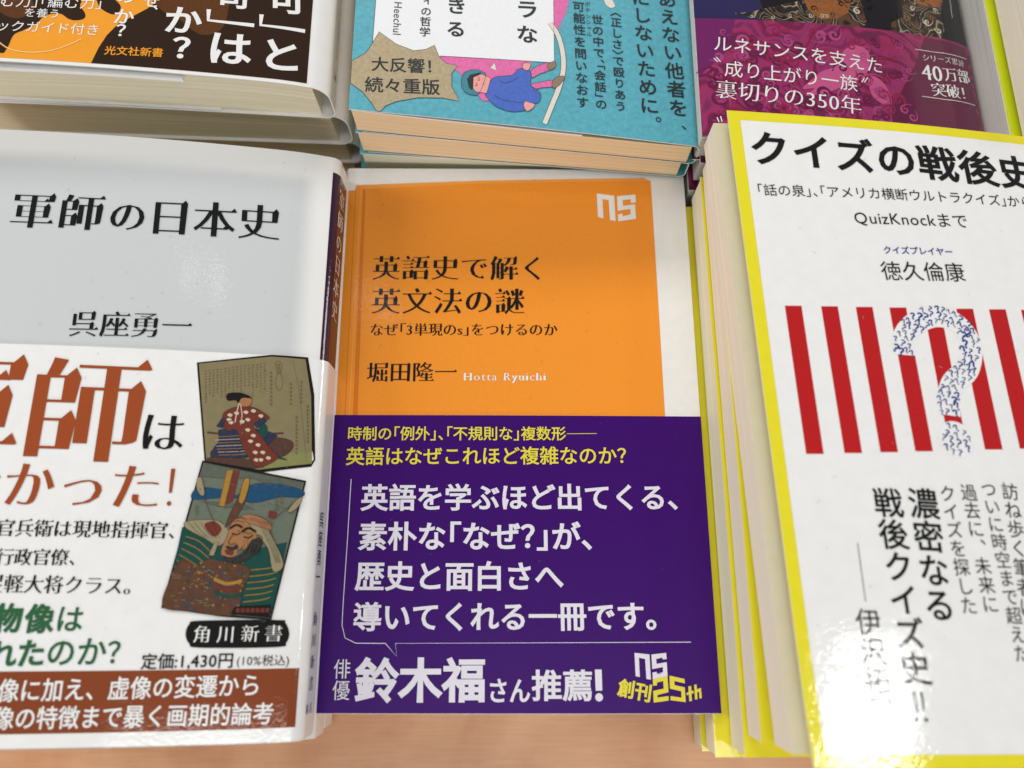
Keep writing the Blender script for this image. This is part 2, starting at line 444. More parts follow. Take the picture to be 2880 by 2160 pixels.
    def cover(s, m, back=None, spm=None, v0=0.0, foreu=None):
        R = s.spine == 'R'; W = s.W; f0 = foreu or 0.0
        if back is None and spm is None:
            s.sheet(f0 if R else -s.ls - W * .98, W + s.ls + W * .98 if R else W, v0, s.L, m)
        else:
            if R:
                s.sheet(f0, W, v0, s.L, m); s.sheet(W, W + s.ls, v0, s.L, spm or m); s.sheet(W + s.ls, 2 * W * .99 + s.ls, v0, s.L, back or m)
            else:
                s.sheet(0, W, v0, s.L, m); s.sheet(-s.ls, 0, v0, s.L, spm or m); s.sheet(-s.ls - W * .98, -s.ls, v0, s.L, back or m)
    def pages(s, m, foot=0.8, head=0.8, fore=0.6, gap=None, topm=None, name='page_block', botgap=0.4, extra_side=None, spinein=0.6):
        """page block under the cover; gap(a,b) in mm between cover and pages"""
        gap = gap or (lambda a, b: 0.45)
        R = s.spine == 'R'
        u0, u1 = (fore / 1000, s.W - spinein / 1000) if R else (spinein / 1000, s.W - fore / 1000)
        v0, v1 = foot / 1000, s.L - head / 1000
        nu, nv = 22, 26
        us = np.linspace(u0, u1, nu + 1); vv = np.linspace(v0, v1, nv + 1)
        P = Pm()
        def tp(u, v):
            p = s.top(u, v).copy(); p[2] -= gap(u / s.W, v / s.L) / 1000; return p
        def bt(u, v):
            p = s.bot(u, v).copy(); p[2] += botgap / 1000; return p
        up = np.array([0, 0, 1.0])
        G = [tp(u, v) for u in us for v in vv]; B = [bt(u, v) for u in us for v in vv]; k = nv + 1
        F = [(i * k + j, (i + 1) * k + j, (i + 1) * k + j + 1, i * k + j + 1) for i in range(nu) for j in range(nv)]
        P.add(G, [up] * len(G), F, [(u, v) for u in us for v in vv], topm or flat_page)
        P.add(B, [-up] * len(B), [f[::-1] for f in F], [(u, v) for u in us for v in vv], topm or flat_page)
        def side(pts, nd, flip):
            V, U, d = [], [], 0.0; NL = 6
            for i, (u, v) in enumerate(pts):
                if i: d += math.hypot(u - pts[i - 1][0], v - pts[i - 1][1])
                a, b = tp(u, v), bt(u, v)
                for j in range(NL + 1):
                    f = j / NL; q = a + (b - a) * f
                    V.append(q); U.append((d, f * np.linalg.norm(a - b) + 0.13))
            n = NL + 1
            Fs = [(i * n + j, i * n + j + 1, (i + 1) * n + j + 1, (i + 1) * n + j) for i in range(len(pts) - 1) for j in range(NL)]
            if flip: Fs = [f[::-1] for f in Fs]
            P.add(V, [nd] * len(V), Fs, U, m)
        ey = s.c[0] - s.c[3]; ey /= np.linalg.norm(ey); ex = s.c[2] - s.c[3]; ex /= np.linalg.norm(ex)
        side([(u, v0) for u in us], -ey, False); side([(u, v1) for u in us], ey, True)
        side([(u0, v) for v in vv], -ex, True); side([(u1, v) for v in vv], ex, False)
        return P.build(name, s.o, s.origin)
    def flap(s, m, u0, u1, v0, v1, depth, th=0.0003, name='cover_flap'):
        """folded-in end of the jacket, lying between cover and pages"""
        P = Pm(); us = np.linspace(u0, u1, 16); vv = np.linspace(v0, v1, 14); k = len(vv)
        O, I, U = [], [], []
        for u in us:
            for v in vv:
                p = s.top(u, v).copy(); p[2] -= depth(u / s.W, v / s.L) / 1000; O.append(p); I.append(p - (0, 0, th)); U.append((u, v))
        up = np.array([0, 0, 1.0])
        F = [(i * k + j, (i + 1) * k + j, (i + 1) * k + j + 1, i * k + j + 1) for i in range(len(us) - 1) for j in range(k - 1)]
        P.add(O, [up] * len(O), F, U, m); P.add(I, [-up] * len(O), [f[::-1] for f in F], U, m)
        def rim(idx, nd):
            V = []
            for i in idx: V += [O[i], I[i]]
            P.add(V, [nd] * len(V), [(2 * i, 2 * i + 1, 2 * i + 3, 2 * i + 2) for i in range(len(idx) - 1)], [U[i] for i in idx for _ in (0, 1)], m)
        n = len(us)
        rim([i * k for i in range(n)], np.array([0, -1., 0])); rim([i * k + k - 1 for i in range(n)][::-1], np.array([0, 1., 0]))
        rim(list(range(k))[::-1], np.array([-1., 0, 0])); rim([(n - 1) * k + j for j in range(k)], np.array([1., 0, 0]))
        return P.build(name, s.o, s.origin)
    def specks(s, n, seed, tgt, col, u0, u1, v0, v1):
        r = random.Random(seed)
        for _ in range(n):
            c = np.array([r.uniform(u0, u1), r.uniform(v0, v1)]); a = r.uniform(0, 6.28); l = r.uniform(.0002, .0011)
            d1 = np.array([math.cos(a), math.sin(a)]) * l; d2 = np.array([math.cos(a + r.uniform(-1, 1)), math.sin(a + r.uniform(-1, 1))]) * l
            s.line([c, c + d1 * .5, c + d1 * .5 + d2 * .5], r.uniform(.05, .1), col, 9, tgt=tgt, uv=True)
    def finish(s):
        s.front.build('cover', s.o, s.origin)
        if s.band: s.band.build('paper_band', s.o, s.origin)

def cr(c, closed):
    n = len(c); out = []
    rng = range(n) if closed else range(n - 1)
    g = (lambda i: c[i % n]) if closed else (lambda i: c[min(max(i, 0), n - 1)])
    for i in rng:
        p0, p1, p2, p3 = g(i - 1), g(i), g(i + 1), g(i + 2)
        for t in (0, .2, .4, .6, .8):
            out.append(0.5 * ((2 * p1) + (-p0 + p2) * t + (2 * p0 - 5 * p1 + 4 * p2 - p3) * t * t + (-p0 + 3 * p1 - 3 * p2 + p3) * t ** 3))
    if not closed: out.append(c[-1])
    return np.array(out)

edge_m = mat(srgb(225, 224, 218), 'paper')
flat_page = mat(srgb(214, 206, 176), 'paper')
WHITE = srgb(238, 238, 236)
INK = srgb(16, 17, 18)
white_g = mat(WHITE); ink_g = mat(INK); white_s = mat(WHITE, 'satin')
cream = page_mat("cut_cream_pages", srgb(196, 188, 160), srgb(236, 230, 206), 0.2, 1500)
tanp = page_mat("cut_tan_pages", srgb(206, 178, 136), srgb(242, 220, 182), 0.2, 1500)
greyp = page_mat("cut_grey_pages", srgb(150, 148, 144), srgb(222, 220, 214), 0.5, 2200)
pinkp = page_mat("cut_pinkish_pages", srgb(206, 196, 176), srgb(238, 230, 212), 0.2, 1500)

# ------------------------------------------------------------------ table
def box(name, lo, hi, m, bev=0.002):
    import bmesh
    bm = bmesh.new(); bmesh.ops.create_cube(bm, size=1)
    for v in bm.verts: v.co = Vector([(lo[i] + hi[i]) / 2 + v.co[i] * (hi[i] - lo[i]) for i in range(3)])
    bmesh.ops.bevel(bm, geom=bm.edges[:], offset=bev, segments=2, affect='EDGES')
    me = bpy.data.meshes.new(name); bm.to_mesh(me); bm.free(); me.materials.append(m)
    o = bpy.data.objects.new(name, me); COL.objects.link(o); return o
def wood():
    m, nt, b = nodes_of("light_wood_laminate"); b.inputs['Roughness'].default_value = 0.38
    tc = nt.nodes.new('ShaderNodeTexCoord'); mp = nt.nodes.new('ShaderNodeMapping'); nt.links.new(tc.outputs['Object'], mp.inputs[0])
    mp.inputs['Scale'].default_value = (28, 22, 9)
    n = nt.nodes.new('ShaderNodeTexNoise'); n.inputs['Scale'].default_value = 1; n.inputs['Detail'].default_value = 6; n.inputs['Distortion'].default_value = 0.6
    nt.links.new(mp.outputs[0], n.inputs['Vector'])
    mp2 = nt.nodes.new('ShaderNodeMapping'); nt.links.new(tc.outputs['Object'], mp2.inputs[0]); mp2.inputs['Scale'].default_value = (60, 900, 60)
    n2 = nt.nodes.new('ShaderNodeTexNoise'); n2.inputs['Scale'].default_value = 1; n2.inputs['Detail'].default_value = 3; nt.links.new(mp2.outputs[0], n2.inputs['Vector'])
    ad = nt.nodes.new('ShaderNodeMath'); ad.operation = 'MULTIPLY_ADD'; nt.links.new(n2.outputs['Fac'], ad.inputs[0]); ad.inputs[1].default_value = 0.3; nt.links.new(n.outputs['Fac'], ad.inputs[2])
    cr_ = nt.nodes.new('ShaderNodeValToRGB'); nt.links.new(ad.outputs[0], cr_.inputs[0])
    cr_.color_ramp.elements[0].position = 0.45; cr_.color_ramp.elements[0].color = (*srgb(204, 146, 106), 1)
    cr_.color_ramp.elements[1].position = 0.85; cr_.color_ramp.elements[1].color = (*srgb(232, 182, 144), 1)
    nt.links.new(cr_.outputs[0], b.inputs['Base Color'])
    return m
tb = box('display_table', (-0.62, -0.40, -0.025), (0.62, 0.42, 0.0), wood())
tb['label'] = 'pale pinkish wood laminate table top under the book stacks'; tb['category'] = 'table'

# ================================================================== CENTRE STACK: orange book with purple band, one more beneath
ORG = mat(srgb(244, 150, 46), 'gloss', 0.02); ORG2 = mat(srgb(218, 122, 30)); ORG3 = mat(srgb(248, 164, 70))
PUR = mat(srgb(58, 6, 104), 'satin'); YEL = mat(srgb(228, 214, 70), 'satin'); LIL = mat(srgb(226, 222, 232), 'satin')
bk = Book((-55.4, 142.2, 25), (58.6, 141.2, 25), (59.0, -31.3, 25), (-55.3, -31.3, 25), 12, 12, 'L', 1.2, lambda a, b: 0.5 * math.sin(math.pi * a) * (1 - 0.3 * b))
bk.root('paperback_book', 'orange and white paperback wearing a purple paper band, on the low middle stack', 'book')
bk.cover(white_g)
bk.pages(cream)
bk.poly([cE(205, 183), cE(900, 158), cE(1828, 143), cE(1870, 160), cE(1912, 830), cE(1952, 1500), cE(88, 1500), cE(120, 900), cE(160, 214), cE(201, 213)], ORG, 1)
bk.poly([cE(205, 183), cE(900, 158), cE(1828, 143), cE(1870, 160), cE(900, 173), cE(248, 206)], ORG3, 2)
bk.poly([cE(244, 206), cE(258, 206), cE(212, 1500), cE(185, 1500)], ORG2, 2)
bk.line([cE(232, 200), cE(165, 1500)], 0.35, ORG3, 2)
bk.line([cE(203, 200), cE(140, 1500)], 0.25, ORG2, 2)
w_ = white_g
bk.poly([cE(*p) for p in ((1565, 230), (1663, 243), (1672, 387), (1640, 380), (1632, 268), (1597, 262), (1603, 372), (1572, 362))], w_, 4, res=None)
bk.poly([cE(*p) for p in ((1680, 246), (1783, 236), (1787, 280), (1758, 284), (1756, 263), (1712, 268), (1713, 300), (1782, 292), (1786, 374), (1687, 388), (1685, 350), (1710, 344), (1712, 360), (1757, 348), (1755, 318), (1683, 328))], w_, 4, res=None)
bk.text('英語史で解く', cE(292, 650), cE(1290, 653), 'minx', ink_g, k=0.97)
bk.text('英文法の謎', cE(286, 838), cE(1160, 838), 'minx', ink_g, k=0.97)
bk.text('なぜ「3単現のs」をつけるのか', cE(280, 1000), cE(1345, 1000), 'minb', ink_g, hw=True)
bk.text('堀田隆一', cE(262, 1240), cE(775, 1238), 'minb', ink_g, k=0.98)
bk.text('Hotta Ryuichi', cE(812, 1264), cE(1284, 1264), 'ser', w_, trk=0.085)
# band
bk.band = Pm(); vb = bk.inv(cI(900, 31))[1]
bk.sheet(-bk.ls - 0.02, bk.W + 0.0001, 0.0002, vb, PUR, 0, bk.band, th=0.00016)
B_ = bk.band
bk.text('時制の「例外」、「不規則な」複数形', cI(160, 115), cI(1170, 115), 'bold', YEL, hw=True, tgt=B_)
bk.line([cI(1172, 116), cI(1310, 115)], 0.18, YEL, tgt=B_)
bk.text('英語はなぜこれほど複雑なのか？', cI(153, 220), cI(1452, 216), 'bold', YEL, hw=True, tgt=B_)
bk.text('英語を学ぶほど出てくる、', cI(222, 410), cI(1762, 408), 'heavy', LIL, tgt=B_)
bk.text('素朴な「なぜ？」が、', cI(210, 588), cI(1305, 588), 'heavy', LIL, hw=True, tgt=B_)
bk.text('歴史と面白さへ', cI(196, 772), cI(1160, 772), 'heavy', LIL, tgt=B_)
bk.text('導いてくれる一冊です。', cI(186, 960), cI(1668, 956), 'heavy', LIL, tgt=B_)
bk.line([cI(178, 325), cI(160, 620), cI(141, 900), cI(136, 1000), cI(150, 1058), cI(200, 1082), cI(338, 1083)], 0.2, LIL, tgt=B_)
bk.line([cI(336, 1083), cI(388, 1144), cI(382, 1083), cI(1745, 1077)], 0.2, LIL, tgt=B_)
bk.text('俳優', cI(139, 1152), cI(130, 1348), 'reg', LIL, vert=True, asp=0.9, tgt=B_)
bk.text('鈴木福', cI(196, 1252), cI(800, 1250), 'black', LIL, tgt=B_)
bk.text('さん', cI(805, 1300), cI(1006, 1300), 'heavy', LIL, tgt=B_, asp=1.15)
bk.text('推薦', cI(1010, 1276), cI(1294, 1276), 'heavy', LIL, tgt=B_)
bk.poly([cM(125, 733), cM(230, 733), cM(240, 1062), cM(138, 1062)], LIL, 6, tgt=B_, res=None)
bk.poly([(bk.inv(cM(190, 1165)) + 0.0011 * np.array([math.cos(t), math.sin(t)])) for t in np.linspace(0, 2 * math.pi, 18)[:-1]], LIL, 6, tgt=B_, res=None, uv=True)
for q, mm in ((((740, 475), (972, 500), (995, 890), (925, 880), (905, 570), (808, 550), (822, 850), (757, 835)), LIL),
              (((1003, 500), (1230, 475), (1240, 570), (1180, 578), (1172, 548), (1077, 570), (1082, 645), (1240, 620), (1253, 832), (1025, 885), (1018, 780), (1082, 768), (1090, 800), (1183, 775), (1180, 695), (1015, 728)), LIL),
              (((1025, 886), (1252, 833), (1268, 1085), (1095, 1130), (1098, 1170), (1268, 1145), (1270, 1215), (1040, 1248), (1030, 1065), (1195, 1030), (1185, 912), (1090, 935), (1088, 980), (1028, 985)), YEL),
              (((1283, 828), (1515, 880), (1522, 948), (1358, 912), (1362, 975), (1520, 1010), (1535, 1240), (1300, 1210), (1297, 1145), (1470, 1170), (1465, 1070), (1290, 1030)), YEL),
              (((1575, 995), (1620, 990), (1625, 1065), (1655, 1062), (1658, 1100), (1625, 1108), (1632, 1220), (1590, 1228), (1585, 1125), (1550, 1130), (1545, 1098), (1580, 1085)), YEL),
              (((1665, 970), (1702, 965), (1710, 1040), (1770, 1020), (1785, 1175), (1748, 1185), (1742, 1075), (1712, 1085), (1718, 1195), (1680, 1200)), YEL)):
    bk.poly([cM(*p) for p in q], mm, 6, tgt=B_, res=None)
bk.text('創刊', cM(485, 1002), cM(1010, 1112), 'black', YEL, tgt=B_, asp=1.05)
DU = mat(srgb(160, 158, 152), 'paper'); DD = mat(srgb(90, 70, 60), 'paper')
bk.specks(26, 1, None, DD, .01, bk.W, vb + .003, bk.L); bk.specks(26, 2, bk.band, mat(srgb(110, 96, 140), 'paper'), .01, bk.W - .004, .002, vb - .002)
bk.finish()
b2 = Book((-55.0, 141.0, 12.6), (58.4, 141.5, 12.6), (58.6, -31.9, 12.6), (-55.2, -31.7, 12.6), 12, 12, 'L', 1.2)
b2.root('paperback_book', 'paperback hidden under the orange book, lowest in the middle stack', 'book')
b2.cover(white_g); b2.pages(cream); b2.finish()

# ================================================================== LEFT STACK
BRN = mat(srgb(158, 74, 34)); BRD = mat(srgb(134, 66, 34)); GRN = mat(srgb(44, 98, 62)); PANEL = srgb(204, 207, 209)
lb = lambda a, b: 2.0 * math.sin(math.pi * min(1, max(0, a))) ** 1.0 - 1.3 * (max(0, a - 0.86) / 0.14) ** 2
bk = Book((-168.5, 141.2, 50), (-57.6, 136.6, 42), (-57.6, -36.0, 42), (-167.5, -36.8, 50), 17.5, 14.5, 'R', 2.4, lb)
bk.root('paperback_book', 'white paperback with black brushlike title and a white band showing two old prints', 'book')
uP = bk.inv(cD(1895, 900))[0]; vP = bk.inv(cD(700, 225))[1]
bk.cover(soft_panel_mat(uP, vP, WHITE, PANEL, 0.0035, 0.0035), back=white_g, spm=white_g)
bk.pages(cream)
bk.text('軍師', cD(205, 535), cD(505, 548), 'minx', ink_g, mode='c', k=0.94, asp=.96, res=0.5)
bk.text('の', cD(665, 566), cD(925, 574), 'minx', ink_g, k=0.94, res=0.5)
bk.text('日本史', cD(1058, 578), cD(1614, 606), 'minx', ink_g, mode='c', k=1.0, res=0.5)
bk.text('呉座勇一', cD(523, 1240), cD(1100, 1250), 'minb', ink_g, mode='c', k=0.98, res=0.5)
# spine
PUD = mat(srgb(52, 22, 50))
us0 = bk.W + 0.0004; vt = bk.inv(cD(2080, 300))[1]; usm = bk.W + bk.ls * 0.99
def spoly(u0, u1, v0, v1, m, lay, tgt=None): bk.poly([(u0, v0), (u1, v0), (u1, v1), (u0, v1)], m, lay, res=0.0008, tgt=tgt, uv=True)
vbd = bk.inv(cG(700, 62))[1]
spoly(us0, usm, vbd - 0.004, vt, PUD, 1)
uc = bk.W + bk.ls * 0.37
def sptext(t, px0, px1, st, m, k, asp, tgt=None, lay=6):
    v0 = bk.inv(px0)[1]; v1 = bk.inv(px1)[1]
    bk.text(t, (uc, v0), (uc, v1), st, m, vert=True, asp=asp, k=k, lay=lay, tgt=tgt, res=0.15, uv=True)
sptext('軍師の日本史', cD(2140, 440), cD(2095, 1260), 'min', white_g, 0.92, 1.0)
# band
bk.band = Pm(); B_ = bk.band
bk.sheet(0.0, bk.W + bk.ls * 0.98, 0.0003, vbd, white_g, 0, B_, th=0.00016)
bk.text('軍師', (bk.inv(cG(535, 445))[0] - 0.0502, bk.inv(cG(535, 445))[1] + 0.0002), tuple(bk.inv(cG(535, 445)) + (0.0168, -0.0002)), 'minx', BRN, k=1.0, tgt=B_, uv=True, res=0.5)
bk.text('は', cG(870, 580), cG(1160, 592), 'minb', ink_g, k=1.0, tgt=B_)
bk.text('なかった', cG(-140, 905), cG(850, 925), 'minx', BRN, mode='c', k=1.0, tgt=B_)
bk.text('！', cG(1026, 926), cG(1191, 931), 'minx', BRN, tgt=B_, asp=2.05, k=1.0)
bk.text('田官兵衛は現地指揮官、', cG(-78, 1180), cG(1108, 1200), 'minb', ink_g, mode='c', tgt=B_, res=0.5)
bk.text('行政官僚、', cG(35, 1362), cG(490, 1366), 'minb', ink_g, mode='c', tgt=B_)
bk.text('足軽大将クラス。', cH(-32, 200), cH(835, 216), 'minb', ink_g, mode='c', tgt=B_)
bk.text('人物', cH(-130, 415), cH(55, 415), 'black', GRN, mode='c', tgt=B_)
bk.text('像', cH(160, 418), cH(345, 420), 'black', GRN, tgt=B_)
bk.text('は', cH(350, 418), cH(528, 422), 'bold', GRN, tgt=B_)
bk.text('れた', cH(20, 640), cH(200, 632), 'black', GRN, mode='c', tgt=B_)
bk.text('のか', cH(385, 626), cH(575, 622), 'bold', GRN, mode='c', tgt=B_)
bk.text('？', cH(668, 628), cH(843, 624), 'bold', GRN, tgt=B_)
# rounded black publisher plate
cs = [cH(*p) for p in ((1245, 432), (1725, 428), (1775, 445), (1800, 512), (1780, 570), (1725, 596), (1245, 600), (1180, 575), (1157, 515), (1180, 455))]
bk.poly(cs, ink_g, 5, smooth=True, tgt=B_)
for ch, x, y in (('角', 1260, 515), ('川', 1408, 515), ('新', 1558, 512), ('書', 1702, 510)):
    bk.text(ch, cH(x - 58, y), cH(x + 58, y), 'min', white_g, tgt=B_, lay=8)
bk.text('定価:1,430円', cH(880, 686), cH(1458, 676), 'bold', ink_g, tgt=B_)
bk.text('(10%税込)', cH(1472, 680), cH(1805, 676), 'reg', ink_g, tgt=B_)
vA = bk.inv(cH(900, 741))[1]; vB = bk.inv(cH(900, 1122))[1]; uA = bk.inv(cH(1848, 900))[0]
bk.poly([(0.001, vB), (uA, vB), (uA, vA), (0.001, vA)], BRD, 2, tgt=B_, uv=True)
bk.text('実像に加え、虚像の変遷から', cH(-76, 868), cH(1560, 832), 'bold', white_g, mode='c', tgt=B_, asp=1.08)
bk.text('実像の特徴まで暴く画期的論考', cH(-104, 1040), cH(1640, 1008), 'bold', white_g, mode='c', tgt=B_, asp=1.08)
sptext('呉座勇一', cG(2020, 1085), cG(1995, 1550), 'reg', ink_g, 0.9, 1.0, B_)
sptext('角川新書', cH(1978, 355), cH(1945, 880), 'min', ink_g, 0.72, 1.1, B_)
v_ = bk.inv(cH(1925, 970))[1]
bk.text('K-5', (uc - 0.0032, v_), (uc + 0.0026, v_), 'min', ink_g, tgt=B_, res=0.2, uv=True)
# two old pictures (generic stand-ins)
def P2(x, y): return cP(x, y)
TANB = mat(srgb(132, 121, 88), 'gloss', 0.05, 500); BLK = mat(srgb(20, 20, 16)); RBR = mat(srgb(112, 50, 40), 'gloss', .12); SKN = mat(srgb(160, 114, 76), 'gloss', .08); PBR = mat(srgb(84, 58, 50), 'gloss', 0.12)
NVY = mat(srgb(44, 50, 74), 'gloss', 0.2); PNK = mat(srgb(206, 186, 160)); OLV = mat(srgb(134, 134, 84), 'gloss', 0.06); SEA = mat(srgb(28, 74, 108), 'gloss', .1); GRS = mat(srgb(22, 72, 64), 'gloss', 0.06)
GLD = mat(srgb(166, 124, 50), 'gloss', .1); SKY = mat(srgb(104, 113, 99), 'gloss', 0.06); GRY = mat(srgb(92, 98, 88), 'gloss', 0.1); CRM = mat(srgb(150, 139, 108), 'gloss', .06); BRW = mat(srgb(92, 62, 44), 'gloss', 0.15)
INS0 = mat(srgb(46, 42, 34))
def pp(pts, m, lay, ol=True, **k):
    bk.poly([P2(*p) for p in pts], m, lay, tgt=B_, **k)
    if ol and lay > 5 and m is not BLK: bk.line([P2(*p) for p in pts], .1, INS0, lay + .5, smooth=k.get('smooth', False), closed=True, tgt=B_)
def pl(pts, wd, m, lay, **k): bk.line([P2(*p) for p in pts], wd, m, lay, tgt=B_, **k)
pp([(257, 78), (660, 36), (852, 50), (885, 250), (888, 600), (868, 636), (592, 668), (300, 628)], BLK, 3)
pp([(268, 84), (660, 46), (838, 60), (868, 260), (872, 620), (590, 652), (308, 606)], TANB, 4)
pl([(768, 60), (800, 200), (845, 610)], 0.12, GRY, 5)
pp([(312, 580), (380, 520), (520, 540), (640, 560), (868, 560), (872, 618), (590, 650), (310, 604)], OLV, 5)
pp([(312, 588), (380, 578), (560, 600), (620, 640), (560, 646), (310, 606)], PBR, 6)
pp([(600, 500), (690, 480), (765, 500), (768, 540), (720, 580), (640, 585), (590, 560)], PBR, 6, smooth=True)
pl([(312, 452), (480, 470), (720, 456)], 0.55, PBR, 6)
pp([(372, 440), (470, 420), (560, 430), (650, 450), (690, 470), (600, 560), (520, 590), (330, 585), (330, 560), (375, 500)], NVY, 7)
for k_ in range(7):
    pl([(350 + k_ * 4, 478 + 16 * k_), (480, 470 + 17 * k_), (610 - 4 * k_, 478 + 13 * k_)], 0.14, PNK if k_ % 2 else GLD, 8)
pp([(405, 345), (470, 315), (560, 318), (640, 365), (632, 385), (560, 415), (600, 470), (650, 540), (690, 590), (590, 640), (540, 590), (500, 520), (470, 440), (415, 440), (398, 380)], RBR, 9, smooth=True)
for (x, y) in ((435, 360), (470, 350), (440, 400), (520, 345), (560, 338), (500, 395), (530, 440), (560, 470), (545, 500), (585, 520), (570, 560), (610, 560), (600, 600), (640, 590), (575, 600), (430, 385), (530, 385), (600, 365)):
    pp([(x - 15, y), (x - 3, y - 11), (x + 15, y - 3), (x + 4, y + 11)], PNK, 10, smooth=True, res=None)
pp([(362, 420), (395, 372), (412, 380), (400, 430)], NVY, 9); pp([(560, 405), (615, 372), (632, 392), (580, 430)], NVY, 10); pp([(600, 400), (632, 420), (630, 470), (590, 470)], GRS, 8, smooth=True)
pp([(480, 290), (500, 262), (540, 262), (552, 290), (535, 312), (495, 312)], SKN, 10, smooth=True)
pp([(415, 262), (430, 242), (490, 240), (540, 258), (545, 270), (500, 268), (480, 295), (465, 280), (425, 282)], BLK, 11, smooth=True)
pl([(484, 296), (470, 350), (462, 400)], 0.3, PNK, 11); pl([(492, 300), (500, 360), (492, 410)], 0.25, PNK, 11)
pp([(480, 500), (560, 520), (650, 600), (690, 592), (740, 600), (650, 560), (590, 520), (560, 480)], GRS, 8, smooth=True)
rg = random.Random(3)
INS = mat(srgb(92, 88, 66))
for cx in range(305, 622, 21):
    top = 120 - (cx - 305) * 0.13; y = top
    while y < 225 + rg.uniform(-30, 50) + (cx < 420) * 30:
        pl([(cx + rg.uniform(-4, 4), y), (cx + rg.uniform(-5, 5), y + rg.uniform(6, 12))], rg.uniform(.1, .22), INS, 5); 
        pl([(cx - 6, y + 4), (cx + 6, y + 4 + rg.uniform(-3, 3))], 0.12, INS, 5); y += 15
for (x, y0, y1) in ((655, 130, 315), (760, 190, 310), (790, 370, 580), (815, 180, 300), (850, 310, 520)):
    y = y0
    while y < y1:
        pl([(x - 6, y), (x + 7, y + 2)], 0.16, INS, 6); pl([(x + rg.uniform(-3, 3), y - 4), (x + rg.uniform(-5, 5), y + 9)], 0.16, INS, 6); pl([(x - 6, y + 7), (x + 6, y + 8)], 0.14, INS, 6); y += 21
pl([(690, 68), (712, 90), (706, 140), (718, 180), (706, 222), (690, 222), (676, 180), (688, 140), (678, 90)], 0.12, INS, 6, smooth=True, closed=True)
bk.text('大平記', P2(693, 80), P2(699, 140), 'reg', INS, vert=True, tgt=B_, lay=7)
# lower picture
pp([(287, 603), (842, 712), (655, 1458), (400, 1440), (66, 1392)], BLK, 12)
pp([(294, 614), (830, 720), (648, 1448), (400, 1428), (78, 1386)], SKY, 13)
pp([(292, 618), (560, 668), (820, 722), (800, 790), (560, 700), (420, 700), (270, 690)], GRY, 14)
pp([(262, 750), (400, 760), (470, 790), (560, 730), (700, 730), (825, 765), (812, 800), (700, 800), (560, 830), (440, 800), (240, 812)], SEA, 15, smooth=True)
pp([(262, 820), (400, 830), (520, 842), (580, 870), (480, 860), (380, 850)], GRY, 14)
pp([(420, 655), (452, 655), (405, 850), (376, 845)], GLD, 16); pp([(456, 655), (488, 660), (452, 820), (412, 838)], RBR, 16)
pp([(512, 705), (540, 700), (540, 740), (520, 820), (462, 930), (405, 965), (430, 900), (480, 800)], BRW, 17); pp([(512, 705), (540, 702), (532, 760), (505, 830), (482, 820), (495, 760)], GLD, 18, smooth=True)
pp([(180, 960), (270, 960), (340, 1040), (420, 1050), (560, 1080), (740, 1040), (705, 1220), (655, 1420), (450, 1430), (190, 1400), (78, 1386), (140, 1150)], GRS, 14)
pp([(200, 930), (300, 920), (380, 930), (430, 990), (380, 1060), (300, 1020), (200, 965)], CRM, 16, smooth=True)
pp([(300, 950), (350, 930), (390, 970), (350, 1010)], RBR, 17, smooth=True)
for k_ in range(7):
    pl([(200 - 12 * k_, 1010 + 32 * k_), (270 - 12 * k_, 1035 + 38 * k_), (330 - 8 * k_, 1090 + 36 * k_)], 0.2, GLD, 17, smooth=True)
for k_ in range(6):
    pl([(545 - 8 * k_, 1190 + 34 * k_), (640 - 8 * k_, 1180 + 34 * k_), (700 - 10 * k_, 1165 + 34 * k_)], 0.22, GLD, 17, smooth=True)
pp([(180, 1130), (260, 1170), (320, 1130), (380, 1140), (540, 1180), (500, 1300), (460, 1430), (230, 1410), (78, 1386), (110, 1250)], BRW, 18, smooth=True)
DOT = (SEA, RBR, GLD, SEA, GRS)
for k_ in range(230):
    x = rg.uniform(150, 520); y = rg.uniform(1150, 1410)
    if x < 150 + (1410 - y) * 0.25: continue
    s_ = rg.uniform(3, 8); pp([(x - s_, y), (x, y - s_), (x + s_, y), (x, y + s_)], DOT[k_ % 5], 19 + k_ % 3, res=None, ol=False)
for y, m_ in ((1255, GLD), (1290, RBR), (1325, GRS)):
    pl([(350, y - 20), (420, y + 8), (500, y - 8)], 0.9, m_, 22, smooth=True)
pp([(460, 1385), (655, 1375), (648, 1445), (440, 1425)], BLK, 22); 
for k_ in range(7): pp([(470 + 26 * k_, 1393), (490 + 26 * k_, 1392), (487 + 26 * k_, 1418), (466 + 26 * k_, 1416)], RBR, 23, res=None)
pp([(390, 1080), (420, 1010), (450, 930), (520, 900), (600, 905), (655, 950), (640, 1000), (600, 1040), (560, 1110), (470, 1145), (400, 1120)], SKN, 20, smooth=True)
pp([(560, 1030), (610, 1010), (600, 1070), (545, 1110), (500, 1140), (430, 1140), (470, 1110), (480, 1080), (520, 1075)], GRY, 21, smooth=True)
pp([(530, 925), (580, 900), (660, 1010), (720, 1160), (665, 1195), (640, 1080), (590, 1010)], CRM, 22, smooth=True); pp([(500, 900), (560, 895), (640, 930), (655, 975), (600, 960), (530, 935)], SKN, 23, smooth=True)
BRD2 = mat(srgb(50, 50, 48), 'gloss', .2)
pp([(398, 1112), (430, 1122), (480, 1112), (525, 1075), (552, 1032), (606, 1015), (600, 1070), (548, 1118), (490, 1152), (430, 1148)], BRD2, 22, smooth=True)
pp([(418, 1060), (452, 1066), (470, 1052), (480, 1070), (455, 1082), (420, 1074)], BRD2, 23, smooth=True)
